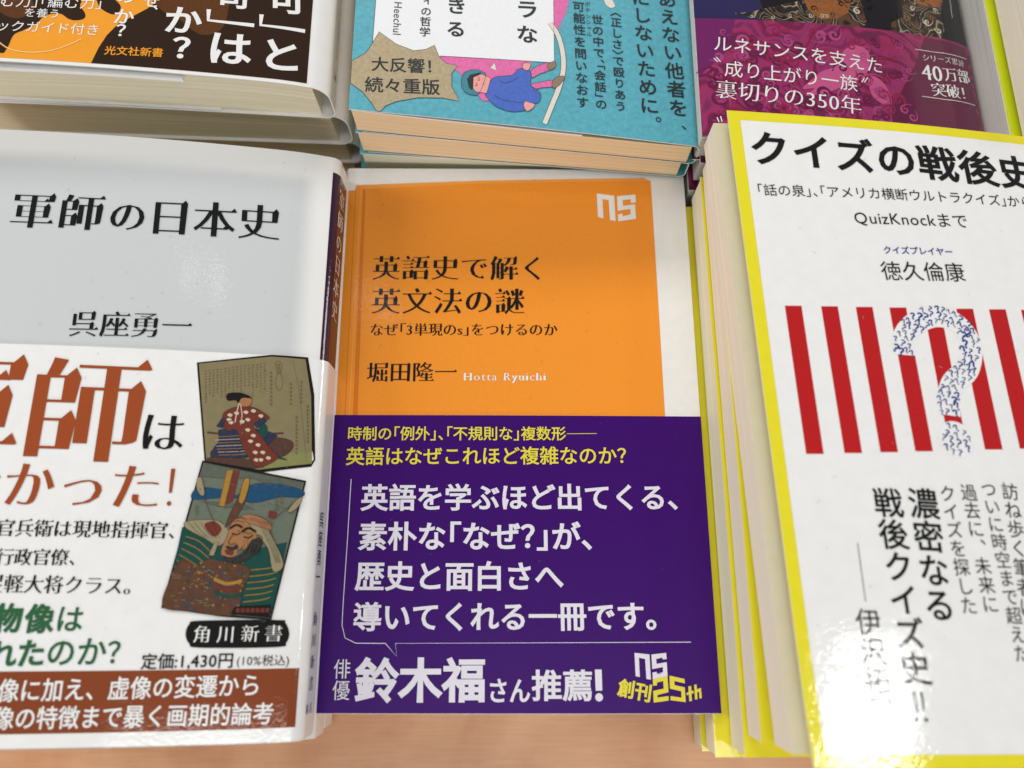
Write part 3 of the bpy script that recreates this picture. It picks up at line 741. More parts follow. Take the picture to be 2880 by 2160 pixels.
for q, wd in ((((436, 968), (470, 948), (502, 962)), .55), (((500, 985), (535, 965), (575, 985)), .6), (((446, 992), (470, 1000), (492, 992)), .3), (((508, 1012), (535, 1016), (560, 1004)), .3),
              (((452, 1000), (428, 1040), (446, 1052), (466, 1044)), .16), (((455, 930), (480, 925), (510, 935)), .12), (((470, 915), (500, 910), (530, 918)), .12), (((575, 1010), (596, 1004), (606, 1024), (590, 1042)), .14)):
    pl(q, wd, BLK, 25, smooth=True)
pp([(412, 1082), (452, 1088), (448, 1108), (418, 1102)], RBR, 25, smooth=True)
pl([(275, 750), (350, 930)], 0.2, BRW, 24); pp([(262, 700), (285, 700), (300, 780), (280, 790), (258, 750)], CRM, 24, smooth=True)
pl([(655, 925), (790, 820)], 0.2, BRW, 24); pp([(745, 870), (790, 815), (822, 800), (800, 850), (760, 880)], CRM, 24, smooth=True)
pp([(645, 872), (685, 878), (680, 912), (640, 908)], RBR, 24)
for y in range(790, 870, 12): pl([(678, y), (692, y + 3)], 0.2, INS, 24); pl([(704, y - 5), (716, y - 2)], 0.15, INS, 24)
for y in range(845, 890, 11): pl([(252, y), (270, y + 3)], 0.2, INS, 24)
for k_ in range(26):   # fine engraved strokes: beard, hair, drapery
    x, y = rg.uniform(500, 605), rg.uniform(1020, 1090); pl([(x, y), (x + rg.uniform(-14, 0), y + rg.uniform(14, 30))], .09, BLK, 24)
for k_ in range(16):
    x = 540 + k_ * 8; pl([(x, 925 + k_ * 2), (x + 8, 905 + k_ * 2)], .1, RBR, 24)
for k_ in range(5):
    pl([(585 + k_ * 12, 930), (640 + k_ * 9, 1040), (680 + k_ * 6, 1150)], .08, INS0, 24, smooth=True)
    pl([(215 + k_ * 32, 935), (260 + k_ * 26, 985), (310 + k_ * 18, 1020)], .09, INS0, 18, smooth=True)
for k_ in range(9):
    pl([(480 + k_ * 9, 975 + k_ * 2), (476 + k_ * 9, 985 + k_ * 2)], .12, BLK, 25)
for k_ in range(34):
    x, y = rg.uniform(400, 780), rg.uniform(700, 760) if k_ % 2 else rg.uniform(830, 870); pl([(x - 12, y), (x, y - 5), (x + 14, y + 3)], .12, GRY, 16)
for k_ in range(30):
    x, y = rg.uniform(120, 330), rg.uniform(1180, 1390); pl([(x - 10, y), (x, y + rg.uniform(-10, 10)), (x + 12, y)], .1, CRM, 22, smooth=True)
for k_ in range(12):
    y = 560 + (k_ % 3) * 20; x = 330 + k_ * 24; pl([(x, y), (x + 16, y - 8)], .12, PBR, 8)
pp([(330, 1090), (355, 1040), (375, 1040), (350, 1112), (325, 1112)], CRM, 22)
bk.specks(40, 3, None, DU, .03, bk.W - .004, vbd + .003, bk.L - .002); bk.specks(30, 4, bk.band, DU, .03, bk.W - .004, .01, vbd - .002)
bk.finish()
def lowbook(TL, TR, BR, BL, tl, tr, spine, r, label, cm, pm, group=None, gap=None, back=None, sp=None, bulge=None, **k):
    b = Book(TL, TR, BR, BL, tl, tr, spine, r, bulge); b.root('paperback_book', label, 'book', group)
    b.cover(cm, back=back, spm=sp); b.pages(pm, gap=gap, **k); return b
g = 'white paperbacks stacked in the left pile'
x = lowbook((-167.8, 139.6, 31.8), (-57.6, 137.0, 26.9), (-57.2, -37.6, 26.9), (-167.4, -38.4, 31.8), 15.9, 13.2, 'R', 2.1, 'white paperback in the left pile, directly under the book with the old prints', white_g, cream, g); x.finish()
x = lowbook((-168.2, 140.2, 15.4), (-58.0, 137.2, 13.2), (-57.8, -37.0, 13.2), (-167.9, -37.2, 15.4), 15.1, 12.9, 'R', 2.2, 'white paperback lying on the table, bottom of the left pile', white_g, cream, g); x.finish()

# ================================================================== RIGHT STACK: yellow-edged quiz books
YG = mat(srgb(232, 220, 42)); WG2 = mat(srgb(226, 226, 226)); RED = mat(srgb(186, 24, 28), 'gloss', 0.03); BLU = mat(srgb(16, 52, 136))
g = 'yellow and white paperbacks piled at the right'
ebul = lambda a, b: 1.6 * math.sin(math.pi * min(1, a)) + 0.9 * (max(0, 0.16 - b) / 0.16) ** 2 * (1 - a) - 1.5 * (max(0, b - 0.85) / 0.15) ** 2 * a
bk = Book((63.2, 138.4, 63.0), (170.5, 134.5, 54.0), (174.0, -38.8, 54.5), (68.1, -36.8, 68.0), 15.5, 12, 'R', 2.5, ebul)
bk.root('paperback_book', 'quiz paperback with red stripes and a question mark, top of the right pile', 'book', g)
bk.cover(YG)
bk.pages(pinkp, gap=lambda a, b: 3.0 - 2.2 * min(1, a * 2.5) if a < .4 else 0.8, fore=-3.4, foot=2.2, head=2.4)
WG = white_g
vt = 0.0
TLp, BLp = bk.inv(cC(447, 748)), bk.inv(cK(976, 1374))
wp = [TLp, (bk.W - 0.0035, TLp[1]), (bk.W - 0.0035, BLp[1]), BLp]
bk.poly(wp, WG, 1, uv=True)
bk.text('クイズの戦後史', cC(628, 925), cC(2168, 1075), 'heavy', ink_g, mode='c', k=0.98)
bk.text('「話の泉」、「アメリカ横断ウルトラクイズ」から', cC(545, 1180), cC(2262, 1262), 'reg', ink_g, hw=True)
bk.text('QuizKnockまで', cC(1150, 1352), cC(1862, 1378), 'reg', ink_g)
bk.text('クイズプレイヤー', cF(1250, 836), cF(1658, 848), 'bold', BLU)
bk.text('徳久倫康', cF(1236, 957), cF(1728, 968), 'reg', ink_g)
st = [(2207, 2267), (2309, 2375), (2406.5, 2476), (2501, 2574), (2597, 2672), (2689, 2770), (2781, 2868), (2871, 2965), (2961, 3062)]
for i, (a_, b_) in enumerate(st):
    ty = 860 + i * 1.7; by = 1277 - i * 2.5; wt, wb = 47, 49.5
    bk.poly([(a_, ty), (a_ + wt, ty), (b_ + wb, by), (b_, by)], RED, 2)
# big question mark
path = cr(bk.uv([cF(1378, 1448), cF(1372, 1350), cF(1440, 1265), cF(1560, 1225), cF(1690, 1270), cF(1765, 1390), cF(1745, 1530), cJ(1770, 170), cJ(1742, 270), cJ(1748, 372)]), False)
bk.line(path, 6.1, WG, 3, uv=True)
dc = bk.inv(cJ(1788, 522))
bk.poly([dc + 0.0049 * np.array([math.cos(t), math.sin(t)]) for t in np.linspace(0, 2 * math.pi, 30)[:-1]], WG, 3, uv=True)
rq = random.Random(11); sp_ = []
cl = np.concatenate([[0], np.cumsum(np.linalg.norm(np.diff(path, axis=0), axis=1))])
def qmark(p):
    an = rq.uniform(-0.7, 0.7); sz = rq.choice((2.0, 2.2, 2.4, 2.6, 3.2)) / 1000
    V, T = glyph('？', rq.choice(('heavy', 'black', 'fat', 'fat')))
    V = (V - (0.26, 0.36)) * sz * (1.05, 0.95); c_, s_ = math.cos(an), math.sin(an)
    bk.put(np.stack([V[:, 0] * c_ - V[:, 1] * s_, V[:, 0] * s_ + V[:, 1] * c_], 1) + p, T, BLU, 5)
def scatter(n, gen, dmin):
    for _ in range(n):
        p = gen()
        if all(np.hypot(*(p - q)) > dmin for q in sp_): sp_.append(p); qmark(p)
def gp():
    d = rq.uniform(0.0005, cl[-1] - 0.0004); i = min(len(path) - 2, int(np.searchsorted(cl, d)) - 1)
    t = path[i + 1] - path[i]; t /= np.linalg.norm(t)
    return path[i] + t * (d - cl[i]) + np.array([-t[1], t[0]]) * rq.uniform(-.0024, .0024)
def gd():
    a_ = rq.uniform(0, 6.28); r_ = 0.0040 * math.sqrt(rq.random()); return dc + r_ * np.array([math.cos(a_), math.sin(a_)])
scatter(4500, gp, 0.00150); scatter(500, gd, 0.0016)
def vt_(t, p0, p1, st_, **k): bk.text(t, p0, p1, st_, ink_g, mode='c', vert=True, **k)
vt_('戦後クイズ史', cJ(1365, 915), cK(1535, 838), 'bold')
bk.text('!!', cK(1548, 980), cK(1580, 1178), 'bold', ink_g, vert=True) if False else None
for dx in (-22, 22):
    a0 = bk.inv(cK(1545 + dx + 3, 985)); a1 = bk.inv(cK(1568 + dx, 1110)); bk.line([a0, a1], (0.75, 0.3), ink_g, 6, uv=True)
    c0 = bk.inv(cK(1574 + dx * 1.3, 1160)); bk.poly([c0 + 0.00048 * np.array([math.cos(t), math.sin(t)]) for t in np.linspace(0, 6.28, 13)[:-1]], ink_g, 6, uv=True, res=None)
vt_('濃密なる', cJ(1585, 920), cK(1682, 445), 'bold')
vt_('クイズを探した', cJ(1735, 858), cK(1866, 448), 'reg')
vt_('過去に、未来に', cJ(1866, 852), cK(2000, 440), 'reg')
vt_('ついに時空まで超えた', cJ(1990, 832), cK(2194, 748), 'reg')
vt_('訪ね歩く筆者は', cJ(2122, 845), cK(2235, 460), 'reg')
bk.line([cJ(1175, 1165), cK(1225, 425)], 0.17, ink_g, 6)
vt_('伊沢拓司', cK(1242, 550), cK(1330, 1105), 'reg')
bk.specks(40, 5, None, DU, .004, .08, .004, bk.L - .004)
bk.finish()
lowr = [((61.2, 133.8, 50.4), (168, 131, 45.5), (170, -36.0, 45.5), (62.2, -35.0, 50.2), 'second from the top of the right pile', 12.2),
        ((60.7, 131.2, 38.0), (167, 133, 34.5), (167, -40.2, 34.5), (61.3, -40.3, 37.6), 'middle one of the right pile', 14.0),
        ((57.6, 128.4, 23.4), (164, 131, 22.0), (163, -42.8, 22.0), (57.0, -42.8, 23.4), 'second from the bottom of the right pile', 11.6),
        ((55.8, 127.0, 11.7), (162, 131, 11.2), (162, -43.3, 11.2), (56.0, -43.3, 11.7), 'bottom one of the right pile', 11.2)]
for TL_, TR_, BR_, BL_, d_, T_ in lowr:
    x = lowbook(TL_, TR_, BR_, BL_, T_, T_ * .92, 'R', 2.5, 'yellow bordered quiz paperback, ' + d_, YG, pinkp if 'second from the top' in d_ else cream, g, fore=0.35, foot=0.4, head=0.5, gap=lambda a, b: 0.38)
    q_ = .0037 if 'second from the top' in d_ else .0056
    x.poly([(q_, 0.0055), (x.W - .0037, 0.0055), (x.W - .0037, x.L - 0.0055), (q_, x.L - .0055)], WG, 1, uv=True)
    x.finish()

# ================================================================== BACK LEFT STACK: dark brown and orange covers
DBR = mat(srgb(46, 28, 14)); AMB = mat(srgb(242, 160, 46)); MBR = mat(srgb(92, 54, 22), 'gloss', 0.1)
bul = lambda a, b: 1.4 * math.sin(math.pi * min(1, a)) + (1 - a) * 1.5 * (max(0, 0.2 - b) / .2) ** 2 - 0.9 * (max(0, a - .88) / .12) ** 2
bk = Book((-176, 325, 67), (-62.6, 325, 58.5), (-61.8, 151.2, 57.2), (-175, 153.5, 66.0), 18.6, 16.5, 'R', 5.0, bul)
bk.root('paperback_book', 'orange and dark brown paperback with big white lettering, top of the back left pile', 'book')
bk.cover(white_g, foreu=0.0)
bk.pages(cream, gap=lambda a, b: 3.6 - 3.0 * max(0, min(1, (a - .15) / .62)), foot=1.2, spinein=0.2)
bk.flap(white_g, 0.001, bk.inv(cA(1115, 500))[0], -0.0008, bk.L - .001, lambda a, b: 2.4 - 1.4 * max(0, a - .1), th=0.0013)
bk.flap(white_g, 0.001, bk.inv(cA(1225, 600))[0], 0.0004, 0.05, lambda a, b: 18.6 * (1 - a) + 16.5 * a + bul(a, b) - 1.0, th=0.0005, name='back_cover_flap')
e_ = 0.0011
bk.poly([(0.001, e_), (bk.W - 0.0012, e_), (bk.W - 0.0012, 0.06), (0.001, 0.06)], AMB, 1, uv=True)
b0 = bk.uv([cR(1135, 775), cR(1230, 590), cR(1330, 440), cR(1480, 290), cR(1640, 210), cR(1830, 110), cR(1900, 60), cR(1960, -60)])
b0 = [tuple(p) for p in b0]; b0[0] = (b0[0][0], e_)
bk.poly(b0 + [(b0[-1][0], 0.06), (bk.W - .0012, 0.06), (bk.W - .0012, e_)], DBR, 2, uv=True)
bk.poly([cA(1000, 60), cA(1100, 110), cA(1200, 190), cA(1280, 220), cA(1380, 180), cA(1420, 60), cA(1400, -60), cA(950, -60)], MBR, 3, smooth=True)
bk.poly([cR(0, 660), cR(90, 600), cR(170, 440), cR(290, 380), cR(450, 300), cR(560, 200), cR(740, 170), cR(860, 240), cR(960, 255), cR(1050, 230), cR(1060, 170), cR(1000, 80), cR(900, -60), cR(-300, -100), cR(-300, 500)], DBR, 2, smooth=True)
bk.poly([cR(0, 150), cR(200, 230), cR(380, 170), cR(420, 60), cR(300, -60), cR(-200, -60)], MBR, 3, smooth=True)
bk.poly([cR(1230, 70), cR(1320, 150), cR(1420, 182), cR(1490, 140), cR(1500, 70), cR(1430, -10), cR(1400, -90), cR(1200, -90)], DBR, 2, smooth=True)
for t, x, y, s_ in (('可', 1785, -6, 235), ('と', 1748, 335, 285), ('司', 1452, -30, 210), ('は', 1430, 292, 285), ('か', 1140, 118, 240), ('の', 1135, -90, 220)):
    bk.text(t, cA(x - s_ / 2, y), cA(x + s_ / 2, y + s_ * .07), 'heavy', white_g, asp=0.95)
for pts in (((1628, 92), (1622, 158), (1898, 196)), ((1300, 60), (1296, 128), (1582, 160))):
    bk.line([cA(*p) for p in pts], 1.35, white_g, 6)
bk.text('？', cA(1072, 294), cA(1302, 308), 'heavy', white_g, asp=0.9)
bk.text('か', cA(705, 100), cA(838, 108), 'bold', white_g); bk.text('の', cA(715, -30), cA(850, -22), 'bold', white_g)
bk.text('？', cA(720, 188), cA(852, 194), 'bold', white_g, asp=.9)
bk.text('ぜ', cA(895, 6), cA(1000, 12), 'bold', white_g); bk.text('、', cA(950, 25), cA(1050, 30), 'bold', white_g)
bk.text('光文社新書', cA(650, 314), cA(1018, 330), 'bold', AMB)
bk.text('ブックガイド付き', cA(-120, 155), cA(625, 190), 'reg', white_g)
bk.text('を養う', cA(150, 78), cA(378, 88), 'reg', white_g)
bk.text('読む力」「編む力」', cA(-100, 5), cA(645, 24), 'reg', white_g, hw=True)
bk.line([cR(-60, 480), cR(60, 580), cR(200, 635), cR(420, 655), cR(650, 630), cR(860, 560), cR(1012, 487)], 0.35, mat(srgb(255, 205, 130)), 6, smooth=True)
def tiny_spine(b, col, n, va, vb_, u):
    rr = random.Random(n)
    v = va
    while v > vb_:
        b.line([(u - .0007, v), (u + .0006, v - rr.uniform(-.0004, .0005))], .13, col, 3, uv=True)
        b.line([(u + rr.uniform(-.0005, .0005), v + .0003), (u + rr.uniform(-.0006, .0006), v - .0009)], .13, col, 3, uv=True); v -= .0016
GY = mat(srgb(84, 84, 84))
tiny_spine(bk, GY, 4, .036, .017, bk.W + bk.ls * .5)
bk.text('14', (bk.W + bk.ls * .40, .0105), (bk.W + bk.ls * .40 + .0028, .0105), 'reg', GY, uv=True, res=.2, asp=1.6, lay=4)
bk.finish()
g = 'white spined paperbacks lower in the back left pile'
x = lowbook((-176, 326, 47.8), (-60.6, 326, 41.2), (-59.9, 152.2, 40.4), (-175, 152.8, 47.4), 17.4, 16.6, 'R', 5.4, 'white paperback with thin brown spine stripe, second in the back left pile', white_g, cream, foot=1.2, spinein=.2, gap=lambda a, b: .6)
x.line([(x.W + .0006, .0), (x.W + .0006, x.L)], 1.2, DBR, 2, uv=True)
tiny_spine(x, GY, 5, .046, .020, x.W + x.ls * .45); x.text('148', (x.W + x.ls * .32, .0105), (x.W + x.ls * .32 + .004, .0105), 'reg', GY, uv=True, res=.2, asp=1.5, lay=4); x.finish()
x = lowbook((-176, 325, 29.6), (-59.0, 326, 24.0), (-58.6, 153.6, 23.4), (-175, 153.4, 29.2), 15.4, 13.6, 'R', 5.4, 'white paperback third from the top of the back left pile', white_g, cream, foot=1.2, spinein=.2); x.finish()
x = lowbook((-176, 325, 13.4), (-59.0, 326, 10.0), (-58.8, 154.6, 9.4), (-175, 154.4, 13.0), 12.8, 9.2, 'R', 4.4, 'white paperback lying on the table, bottom of the back left pile', white_g, cream, foot=1.2, spinein=.2); x.finish()

# ================================================================== BACK MIDDLE STACK: turquoise books
TEA = mat(srgb(84, 166, 182), 'matte', 0.13, 700); WM = mat(srgb(234, 236, 237), 'matte', 0.02); PK = mat(srgb(220, 104, 164), 'matte', 0.12); TAN = mat(srgb(174, 158, 124), 'matte', 0.13)
BLUE = mat(srgb(66, 100, 188), 'matte', 0.12); FLS = mat(srgb(232, 160, 152), 'matte', 0.04); CRE = mat(srgb(222, 214, 200), 'matte', 0.06); HAT = mat(srgb(54, 130, 148), 'matte', 0.1)
INKM = mat(srgb(24, 30, 34), 'matte'); BRM = mat(srgb(142, 118, 92), 'matte', 0.1); OUT = mat(srgb(40, 50, 58), 'matte')
tbul = lambda a, b: 0.8 * math.sin(math.pi * min(1, max(0, a)))
bk = Book((-50.3, 318, 54), (58.2, 312, 46), (57.3, 137.4, 46), (-50.3, 145.2, 54), 11.7, 10.2, 'R', 2.4, tbul)
bk.root('paperback_book', 'turquoise paperback with a falling cartoon figure and tan starburst', 'book')
TDK = mat(srgb(84, 104, 106), 'matte')
bk.cover(TEA, back=TDK)
bk.pages(tanp, gap=lambda a, b: 1.0 + 1.5 * math.sin(math.pi * min(1, max(0, a))) ** .7 * (1 - b) ** 2, foot=0.3, spinein=.3)
bk.flap(white_g, 0.0006, bk.inv(cB(1485, 745))[0], 0.0003, bk.L - .001, lambda a, b: .6 + 1.3 * math.sin(math.pi * a) ** .8 * (1 - b) ** 2, th=0.0006)
bk.poly([cB(388 + 1000, 130), cB(1330, 190), cB(1395, 60), cB(1400, -80), cB(1280, -80), cB(1290, 100), cB(1310, 200)], PK, 2, smooth=True)
bk.poly([cB(600, 150), cB(680, 318), cB(1200, 345), cB(1200, 400), cB(1000, 470), cB(970, 570), cB(900, 545), cB(780, 405), cB(660, 330)], PK, 2)
bk.poly([cB(1190, 345), cB(1205, 350), cB(1203, 430), cB(1190, 430)], TEA, 3)
wpn = [cB(322, -80), cB(297, 245), cB(480, 300), cB(680, 318), cB(1325, 356), cB(1320, -80)]
bk.poly(wpn, WM, 3); bk.line(wpn[:2], .16, OUT, 5); bk.line(wpn[3:5] + [cB(1320, -80)], .16, OUT, 5)
brst = [(335, 180), (430, 250), (530, 288), (600, 280), (648, 256), (672, 320), (715, 360), (778, 372), (745, 415), (745, 490), (787, 573), (690, 555), (560, 553), (430, 575), (370, 600), (345, 630), (318, 628), (290, 580), (240, 520), (172, 470), (180, 345), (260, 300), (300, 240)]
bk.poly([cB(*p) for p in brst], TAN, 4); bk.line([cB(*p) for p in brst], .17, OUT, 5, closed=True)
bk.text('大反響！', cB(288, 362), cB(650, 378), 'bold', INKM, asp=1.0, k=1.0); bk.text('続々重版', cB(252, 478), cB(680, 496), 'bold', INKM)
# falling figure
body = [(960, 470), (985, 440), (1040, 432), (1090, 425), (1120, 395), (1155, 390), (1188, 405), (1195, 430), (1190, 480), (1225, 510), (1248, 540), (1235, 580), (1195, 590), (1160, 625), (1080, 632), (1000, 605), (950, 560), (932, 525)]
bk.poly([cB(*p) for p in body], BLUE, 7, smooth=True); bk.line([cB(*p) for p in body], .15, OUT, 8, smooth=True, closed=True)
for q in (((1195, 400), (1240, 370), (1290, 358), (1300, 395), (1240, 420), (1200, 440)), ((1195, 480), (1250, 465), (1310, 458), (1315, 490), (1250, 498), (1215, 505))):
    bk.poly([cB(*p) for p in q], PK, 6, smooth=True); bk.line([cB(*p) for p in q], .14, OUT, 7, smooth=True, closed=True)
for q in (((1285, 375), (1305, 355), (1330, 350), (1330, 380), (1300, 398)), ((1312, 470), (1335, 440), (1378, 432), (1380, 450), (1345, 490), (1318, 498))):
    bk.poly([cB(*p) for p in q], BRM, 8, smooth=True); bk.line([cB(*p) for p in q], .12, OUT, 9, smooth=True, closed=True)
hat = [(800, 465), (815, 415), (870, 396), (925, 410), (935, 440), (900, 530), (860, 538), (815, 515)]
bk.poly([cB(*p) for p in hat], HAT, 8, smooth=True); bk.line([cB(*p) for p in hat], .15, OUT, 9, smooth=True, closed=True)
face = [(860, 495), (866, 430), (905, 416), (966, 446), (942, 530), (880, 520)]
bk.poly([cB(*p) for p in face], FLS, 9); bk.line([cB(*p) for p in face], .12, OUT, 10, closed=True)
bk.poly([cB(*p) for p in ((832, 450), (850, 425), (905, 412), (915, 420), (868, 440), (866, 500), (858, 512), (842, 495))], INKM, 11)
for q in (((892, 436), (902, 448), (898, 458), (888, 452)), ((880, 470), (890, 480), (884, 488), (876, 482)), ((922, 470), (928, 482))):
    bk.line([cB(*p) for p in q], .13, INKM, 12, smooth=True)
bk.poly([cB(*p) for p in ((885, 530), (925, 525), (955, 570), (920, 572))], PK, 6)
for q in (((1145, 385), (1150, 362), (1175, 358), (1192, 365), (1182, 395), (1165, 400)), ((1152, 600), (1160, 575), (1185, 582), (1212, 590), (1205, 612), (1170, 630))):
    bk.poly([cB(*p) for p in q], FLS, 9, smooth=True); bk.line([cB(*p) for p in q], .12, OUT, 10, smooth=True, closed=True)
bk.line([cB(*p) for p in ((1015, 462), (1060, 470), (1120, 440))], .13, OUT, 9, smooth=True); bk.line([cB(*p) for p in ((985, 540), (1040, 568), (1110, 580), (1150, 582))], .13, OUT, 9, smooth=True)
tr_ = [cB(*p) for p in ((987, 356), (962, 386), (998, 400))]
bk.poly(tr_, CRE, 4, res=None); bk.line(tr_, .12, OUT, 5, closed=True)
arc = [(1300, 130), (1345, 200), (1372, 300), (1375, 400), (1350, 500), (1310, 600), (1270, 700)]
bk.line([cB(*p) for p in arc], 1.75, OUT, 4, smooth=True); bk.line([cB(*p) for p in arc], 1.5, CRE, 5, smooth=True)
bk.poly([cB(*p) for p in ((1608, -20), (1612, 20), (1640, 45), (1668, 38), (1660, 15), (1640, -20))], CRE, 4, smooth=True)
for t, x, y, s_ in (('ラ', 1172, 50, 130), ('な', 1172, 192, 125), ('き', 772, 32, 118), ('る', 768, 162, 116), ('ィ', 610, 0, 64), ('の', 600, 64, 64), ('哲', 597, 122, 66), ('学', 594, 180, 66)):
    bk.text(t, cB(x - s_ / 2, y), cB(x + s_ / 2, y + s_ * .05), 'heavy' if s_ > 100 else 'bold', INKM)
a0, a1 = bk.inv(cB(446, -20)), bk.inv(cB(437, 202))
bk.text('i Heechul', tuple(a0), tuple(a1), 'reg', INKM, asp=1.0, uv=True)
for t, p0, p1, s_ in (('可能性を問いなおす', (1462, 38), (1485, 580), 'bold'), ('世の中で、「会話」の', (1568, 112), (1590, 590), 'bold'), ('〈正しさ〉で殴りあう', (1672, 82), (1700, 602), 'bold'),
                      ('にしないために', (1812, -10), (1862, 598), 'bold'), ('あえない他者を', (1962, -2), (2026, 612), 'bold')):
    bk.text(t, cB(*p0), cB(*p1), s_, INKM, mode='c', vert=True, hw=True, k=0.92 if len(t) > 8 else .94)
bk.text('。', cB(1888, 650), cB(1990, 650), 'reg', INKM); bk.text('、', cB(2040, 700), cB(2150, 706), 'bold', INKM)
bk.text('ポテンシャル', cB(1512, 25), cB(1522, 195), 'reg', INKM, mode='c', vert=True, k=.85)
bk.finish()
g = 'turquoise paperbacks lower in the back middle pile'
x = lowbook((-50, 318, 42.2), (57.0, 312, 35.7), (56.2, 138.4, 35.7), (-50.5, 145.0, 42.2), 11.3, 9.6, 'R', 2.4, 'turquoise paperback with cream pages, second in the back middle pile', TEA, tanp, back=TDK, gap=lambda a, b: .5, foot=.3, spinein=.3); x.finish()
x = lowbook((-51, 318, 30.7), (57.0, 312, 26.0), (56.6, 140.6, 26.0), (-51.3, 144.4, 30.7), 11.3, 9.6, 'R', 2.4, 'turquoise paperback third in the back middle pile, only a sliver of its cover showing', TEA, cream); x.finish()
x = lowbook((-51, 319, 19.2), (56.0, 314, 16.2), (55.6, 143.4, 16.2), (-53.0, 146.0, 19.2), 19.0, 16.0, 'R', 3, 'turquoise paperback lying on the table, bottom of the back middle pile', TEA, cream); x.finish()

# ================================================================== BACK RIGHT STACKS
MAG = srgb(126, 36, 92); DMG = srgb(84, 22, 60); LMG = srgb(184, 84, 140); RMG = srgb(158, 40, 84)
broc = brocade_mat("magenta_brocade_print", [(0, srgb(104, 26, 70)), (.35, srgb(150, 46, 104)), (.6, srgb(160, 40, 90)), (1, srgb(110, 28, 74))], 55, 0.22)
brd = brocade_mat("black_cream_brocade_print", [(0, srgb(18, 16, 18)), (.4, srgb(40, 34, 32)), (.5, srgb(120, 108, 90)), (.58, srgb(176, 168, 148)), (.66, srgb(70, 54, 42)), (.8, srgb(22, 18, 18)), (1, srgb(90, 62, 40))], 75, 0.25)
gld = mat(srgb(146, 88, 46), 'gloss', .2, 1400)
def scrolls(b, pts_fn, n, inks, tgt, lay, rmin=.8, rmax=2.0, seed=1):
    rr = random.Random(seed)
    for i in range(n):
        c = pts_fn(rr); R_ = rr.uniform(rmin, rmax) / 1000; a0 = rr.uniform(0, 6.28); sg = rr.choice((-1, 1)); tl = rr.uniform(.4, 1.3)
        P = []
        for k in range(22):
            t = k / 21; an = a0 + sg * t * 7.2; rad = R_ * (1 - t * .82)
            P.append(c + rad * np.array([math.cos(an), math.sin(an)]))
        tan = P[0] - P[1]; tan /= np.linalg.norm(tan)
        side = np.array([-tan[1], tan[0]]) * sg
        pre = [P[0] + tan * R_ * tl * 1.6 - side * R_ * .5 * tl, P[0] + tan * R_ * tl * .8 - side * R_ * .06]
        w_ = R_ * 1000 * rr.uniform(.35, .6)
        b.line(pre + P, (w_ * .25, w_, w_ * .8, w_ * .5, w_ * .7), inks[i % len(inks)], lay + i % 3, tgt=tgt, uv=True)
mbul = lambda a, b: 2.6 * math.sin(math.pi * min(1, max(0, a))) ** 1.0 - (2.2 * max(0, a - .86) ** 2 / .0196 if a > .86 else 0)
bk = Book((59.8, 310, 53.5), (156.4, 312, 37.6), (156.0, 139.6, 37.6), (58.3, 136.6, 52.0), 12.6, 11.0, 'R', 1.4, mbul)
bk.root('paperback_book', 'paperback with a dark embroidered dress on its cover and a magenta patterned band', 'book')
bk.cover(mat(srgb(22, 18, 24)), back=mat(srgb(60, 30, 50)))
bk.pages(greyp, foot=1.0, gap=lambda a, b: .6)
bk.poly([(0, .03), (.028, .03), (.02, .06), (.015, .07), (0, .07)], mat(srgb(44, 38, 84)), 1, uv=True)
bk.poly([cO(900, -40), cO(950, 80), cO(1010, 130), cO(1060, 165), cO(1120, 155), cO(1200, 150), cO(1280, 110), cO(1320, -40)], gld, 3, smooth=False)
bk.poly([cO(880, -40), cO(930, 110), cO(960, 180), cO(1080, 240), cO(1300, 270), cO(1440, 200), cO(1400, 60), cO(1380, -40)], brd, 2)
bk.poly([cO(330, 110), cO(480, 100), cO(640, 60), cO(880, 10), cO(920, 110), cO(1000, 230), cO(700, 190), cO(560, 160)], brd, 2)
bk.poly([cO(1760, -40), cO(1730, 60), cO(1740, 140), cO(1640, 190), cO(1640, 250), cO(1700, 310), cO(1900, 350), cO(2060, 330), cO(2080, 250), cO(2050, 130), cO(2070, -40)], brd, 2)
bk.poly([cO(1850, -40), cO(1850, 30), cO(1950, 60), cO(2040, 60), cO(2080, -40)], gld, 3)
sc2 = (mat(srgb(22, 20, 22)), mat(srgb(200, 192, 172)), mat(srgb(20, 18, 20)), mat(srgb(116, 84, 54)))
qa, qb, qc = bk.inv(cO(1250, 60)), bk.inv(cO(1900, 150)), bk.inv(cO(650, 110))
scrolls(bk, lambda r: qa + (r.uniform(-.0125, .010), r.uniform(-.005, .006)), 22, sc2, None, 4, .7, 1.5, 5)
scrolls(bk, lambda r: qb + (r.uniform(-.007, .006), r.uniform(-.007, .008)), 20, sc2, None, 4, .6, 1.5, 6)
scrolls(bk, lambda r: qc + (r.uniform(-.008, .008), r.uniform(-.0018, .0022)), 12, sc2, None, 4, .5, 1.0, 7)
bk.line([cO(2120, -40), cO(2145, 150)], .18, white_g, 4)
bk.band = Pm(); B_ = bk.band
vM = 0.5 * (bk.inv(cC(165, 75))[1] + bk.inv(cC(1200, 215))[1])
bk.sheet(0, bk.W + bk.ls * .9, 0.0002, vM, broc, 0, B_, th=.00016)

